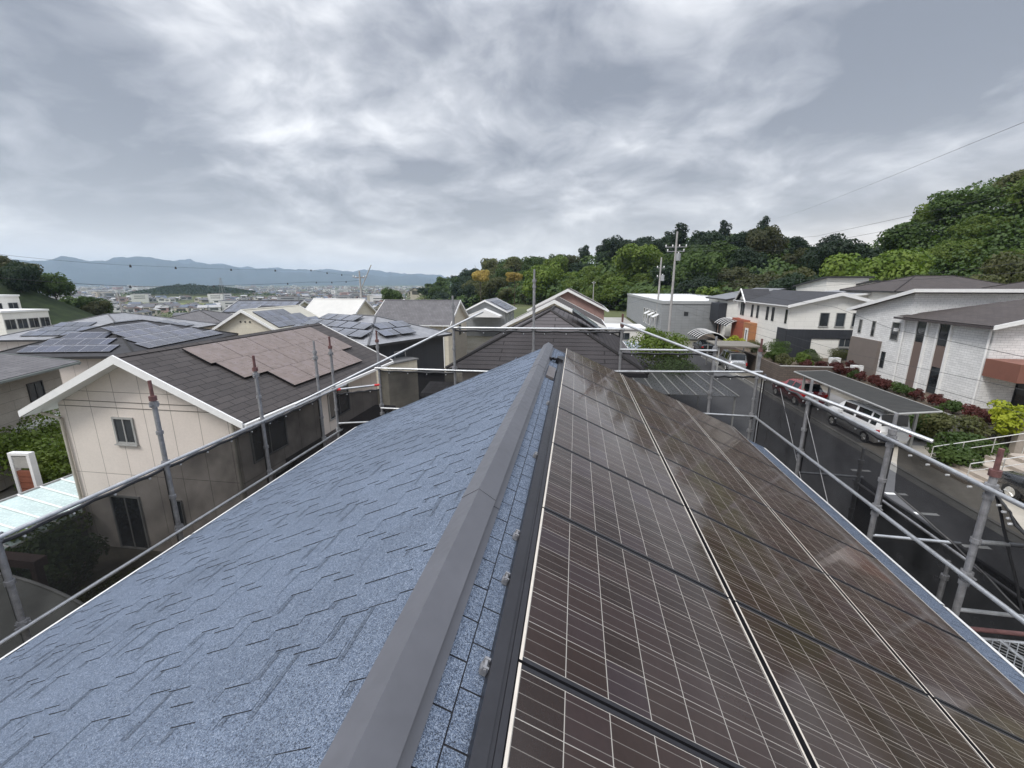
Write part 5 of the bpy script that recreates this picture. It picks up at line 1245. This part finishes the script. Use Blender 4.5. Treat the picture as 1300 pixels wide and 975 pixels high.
def wire(label, pts, r=.011, sag=0., mk=None):
    base = Vector(pts[0]); P = []
    for a, b_ in zip(pts, pts[1:]):
        for k in range(10):
            f = k/10; P.append(Vector(a).lerp(Vector(b_), f)-Vector((0, 0, sag*4*f*(1-f)))-base)
    P.append(Vector(pts[-1])-base)
    mb = MB(); mb.path(P, r*.72, 5); o = mb.build('overhead_wire', wirem, None, tuple(base)); tag(o, label, 'wire', 'overhead wires')
    for k in (mk or ()):
        mb = MB(); p = P[min(k, len(P)-1)]; mb.tube(p-Vector((0, 0, .17)), p+Vector((0, 0, .05)), .09, 6, 0, .05); mb.build('wire_marker', dark_trim, o)
wire('overhead wire rising steeply across the sky at the upper right', [(58.2, 150, 19.2), (11.41, 14, 4.09)], .0075, .6)
wire('overhead wire from the tall pole crossing the sky above the right hill, lower of two', [(13.5, 60, 4.05), (18.4, 44, 2.9), (18.9, 30, 3.16), (16.97, 20, 3.05), (14.5, 8, 3.3)], .012)
wire('overhead wire from the tall pole crossing the sky above the right hill, upper of two', [(13.5, 60, 4.6), (19.3, 40, 3.71), (18.3, 30, 3.62), (16.9, 20, 3.44), (14.5, 8, 3.8)], .012)
wire('overhead wire from the tall pole passing in front of the brown hip roofs', [(12.8, 60, 1.4), (19.9, 35, 0), (17.5, 20, .81), (14, 8, 1.2)])
wire('overhead wire from the tall pole passing just above the upper brown roof', [(12.85, 60, .7), (17.7, 40, -.46), (17.6, 20, .42), (14, 8, .8)])
wire('overhead wire from the tall pole crossing the upper windows of the tiled house', [(12.9, 60, -.1), (18.4, 34, -1.7), (17.1, 26, -2.45), (14.75, 16, -2.4), (12, 6, -2.0)], .014)
wire('tall-pole overhead wire crossing the lower half of the tiled house, upper of two', [(13.1, 60, -2.65), (18.7, 32, -4.7), (15, 16, -3.5), (12, 6, -2.6)], .013)
wire('lowest overhead wire from the tall pole, crossing the lower half of the tiled house', [(13.2, 60, -3.37), (18.8, 32, -5.35), (16.9, 22, -4.84), (15.2, 16, -4.33), (12.5, 6, -3.4)], .013)
wire('overhead wire with dark markers from the left utility pole, upper of two', [(-34.0, 14, 1.9), (-35.1, 22, 1.72), (-37.1, 34, 1.43), (-33.7, 52, 1.6), (-31.3, 60, 1.0)], .012, .12, (18, 21, 24, 27, 30, 33, 36))
wire('overhead wire with dark markers from the left utility pole, lower of two', [(-34.5, 14, .6), (-35.6, 22, .33), (-37.5, 34, -.34), (-33.9, 52, .1), (-31.4, 60, .34)], .022, .1, (18, 23, 28, 31, 34, 37))
for (x1, y1, z1, lab) in ((24.3, 64.2, -2.6, 'service wire from the tall pole to the dark-balconied house'), (21.0, 60.0, -2.2, 'service wire from the tall pole to the gable of the large white house'), (4.0, 58.0, -3.0, 'service wire from the tall pole to the pink brick gable house')):
    wire(lab, [(12.6, 60, -.5), (x1, y1, z1)], .012, .5)

# ------------------------------------------------------------------ town on the plain
twall = [mat('town_white', (.62, .61, .59), .8, .1, .5), mat('town_cream', (.46, .42, .35), .8, .1, .5), mat('town_grey', (.30, .30, .30), .8, .1, .5), mat('town_pink', (.42, .28, .26), .8, .1, .5)]
troof = [mat('town_roof_grey', (.10, .10, .11), .8, .2, .5), mat('town_roof_brown', (.085, .06, .05), .8, .2, .5), mat('town_roof_blue', (.09, .11, .15), .7, .2, .5), mat('town_roof_pale', (.34, .34, .34), .7, .2, .5)]
def town_geo(mb, c, rz, w, d, h, kind, mi0=0, mi1=1):
    M = Matrix.Translation(c) @ Matrix.Rotation(rz, 4, 'Z')
    mb.box((-w/2, -d/2, -2), (w/2, d/2, h), mi0, M)
    if kind == 'flat': mb.box((-w/2-.1, -d/2-.1, h+.003), (w/2+.1, d/2+.1, h+.4), mi1, M)
    else:
        hr = h+w*.24; x, y = w/2+.5, d/2+.5
        for q in (((x,-y,h),(x,y,h),(0,y,hr),(0,-y,hr)), ((-x,y,h),(-x,-y,h),(0,-y,hr),(0,y,hr))): mb.face([M @ Vector(p) for p in q], None, mi1)
        for yy in (-d/2, d/2): mb.face([M @ Vector(p) for p in ((-w/2, yy, h), (w/2, yy, h), (0, yy, hr-.1))], None, mi0)
        for q in (((-x,-y,h-.03),(x,-y,h-.03),(x,y,h-.03),(-x,y,h-.03)),): mb.face([M @ Vector(p) for p in q][::-1], None, mi1)
    for sx in (-1, 1):       # dark window strips, a few millimetres proud
        for k in (.55, .78):
            mb.box((-w*.32, sx*(d/2+.03)-.02, h*k-.6), (w*.32, sx*(d/2+.03)+.02, h*k+.5), 2, M)
            mb.box((sx*(w/2+.03)-.02, -d*.32, h*k-.6), (sx*(w/2+.03)+.02, d*.32, h*k+.5), 2, M)
TV = []
rnd = random.Random(77)
names_w = ['white', 'cream', 'grey', 'pink']; names_r = ['grey', 'brown', 'blue-grey', 'pale']
for i in range(14):
    wi = rnd.choice((0, 0, 0, 1, 1, 2, 3)); ri = rnd.choice((0, 0, 1, 2, 3)); kd = 'flat' if rnd.random() < .25 else 'gable'
    mb = MB(); town_geo(mb, (0, 0, 0), 0, rnd.uniform(7, 10), rnd.uniform(8, 13), rnd.uniform(4.6, 6.6), kd)
    o = mb.build('town_house', [twall[wi], troof[ri], pane_dark]); TV.append((o.data, 'small %s %s house with %s roof in the distant town' % (names_w[wi], 'flat-topped' if kd == 'flat' else 'gabled', names_r[ri]))); bpy.data.objects.remove(o)
cnt = 0; tp_ = []
while cnt < 255:
    u = -1.75+1.4*rnd.random(); yy = 300+850*rnd.random()**1.1; xx = u*yy
    if hypot(xx, yy) < 150 or in_field(xx, yy) or ((xx+163)**2/2400+(yy-84)**2/1500 < 1) or (u > -.5 and yy < 230) or ((xx+800)**2/40000+(yy-815)**2/12000 < 1): continue
    if any((xx-a)**2+(yy-b_)**2 < 160 for a, b_ in tp_): continue
    me_, lab = rnd.choice(TV); o = bpy.data.objects.new('town_house', me_); COL.objects.link(o); o.location = (xx, yy, gz(xx, yy)); o.rotation_euler = (0, 0, rnd.choice((.2, .35, 1.8, 1.95, .5))); tag(o, lab, 'house', 'houses of the distant town'); tp_.append((xx, yy)); cnt += 1
mb = MB()
for k in range(3600):
    u = -2.2+1.95*rnd.random(); yy = 440+3000*rnd.random()**1.45; xx = u*yy
    if in_field(xx, yy) or u > -.42 and yy < 700: continue
    if (xx+800)**2/40000+(yy-815)**2/12000 < 1: continue
    big = rnd.random() < .07
    town_geo(mb, (xx, yy, gz(xx, yy)), rnd.random()*3, rnd.uniform(8, 13)*(2.6 if big else 1), rnd.uniform(9, 15)*(2 if big else 1), rnd.uniform(4.5, 7)*(2.2 if big else 1), 'flat' if big or rnd.random() < .3 else 'gable', rnd.choice((0, 0, 0, 1, 1, 3, 4)), rnd.choice((5, 5, 6, 7, 8)))
tag(mb.build('far_town', [twall[0], twall[1], pane_dark, twall[2], twall[3]]+troof), 'far town of tiny houses fading into haze across the plain', 'town', None, 'stuff')
# fields
fld = mat('rice_field_green', (.14, .155, .045), .95, .2, .02); fld2 = mat('straw_field', (.26, .22, .11), .95, .2, .02)
def field(name, us, ys, m_, dz=.35):
    n = 10; mb = MB()
    for i in range(n):
        for j in range(n):
            q = []
            for a, b_ in ((i, j), (i+1, j), (i+1, j+1), (i, j+1)):
                u = us[0]+(us[1]-us[0])*a/n; y_ = ys[0]+(ys[1]-ys[0])*b_/n; q.append((u*y_, y_, gz(u*y_, y_)+dz))
            mb.face(q, None, 0, True)
    tag(mb.build(name, m_), kind='structure')
field('rice_field', (-1.22, -.93), (535, 640), fld, .36); field('straw_field', (-1.44, -1.27), (500, 620), fld2)
# woods on the plain: masses nobody could count
def wood(name, label, fn, n, s0, s1, kind, seed):
    rnd = random.Random(seed); mb = MB()
    for k in range(n):
        p = Vector(fn(rnd)); nrm = Vector((rnd.gauss(0, .7), rnd.gauss(-.3, .7), rnd.gauss(.6, .5))).normalized(); a = nrm.orthogonal().normalized(); b_ = nrm.cross(a); s = rnd.uniform(s0, s1)
        mb.face((p-a*s, p-b_*s*.7, p+a*s, p+b_*s*.7))
    tag(mb.build(name, LEAF[kind]), label, 'wood', None, 'stuff')
def fn1(r_):
    a = r_.random()*6.28; q = sqrt(r_.random()); xx = -800+125*q*cos(a); yy = 815+80*q*sin(a)
    bump = (9+9*noise.noise(Vector((xx*.03, yy*.03, 0))))*(1.25-q); return (xx, yy, gz(xx, yy)+r_.uniform(.1, 1)*bump+4)
wood('wooded_knoll', 'small dark wooded hill rising out of the distant town', fn1, 9000, 1.2, 2.6, 'dark', 3)
CL = [(-.4-1.9*random.random(), 150+1500*random.random()**1.6, random.uniform(6, 26)) for _ in range(150)]
def fn2(r_):
    u, yy, w = CL[int(r_.random()*len(CL))]; xx = u*yy
    if in_field(xx, yy): yy *= 1.5; xx *= 1.5
    xx += r_.gauss(0, w); yy += r_.gauss(0, w*.35); return (xx, yy, gz(xx, yy)+r_.uniform(0, 5.5))
wood('town_greenery', 'patches of trees and hedges scattered through the distant town', fn2, 26000, .7, 1.7, 'mid', 4)

# ------------------------------------------------------------------ haze
m = bpy.data.materials.new('haze_air'); m.use_nodes = True; t = NT(m.node_tree); t.n.clear()
o_ = t.new('ShaderNodeOutputMaterial'); v = t.new('ShaderNodeVolumePrincipled')
v.inputs['Color'].default_value = (.64, .80, 1.0, 1); v.inputs['Density'].default_value = 1.1e-4; v.inputs['Anisotropy'].default_value = .45
t.l.new(v.outputs[0], o_.inputs['Volume'])
hb = MB(); hb.box((-21000, -600, PLAIN-30), (1500, 11500, 470)); ho = hb.build('haze', m); tag(ho, kind='stuff')
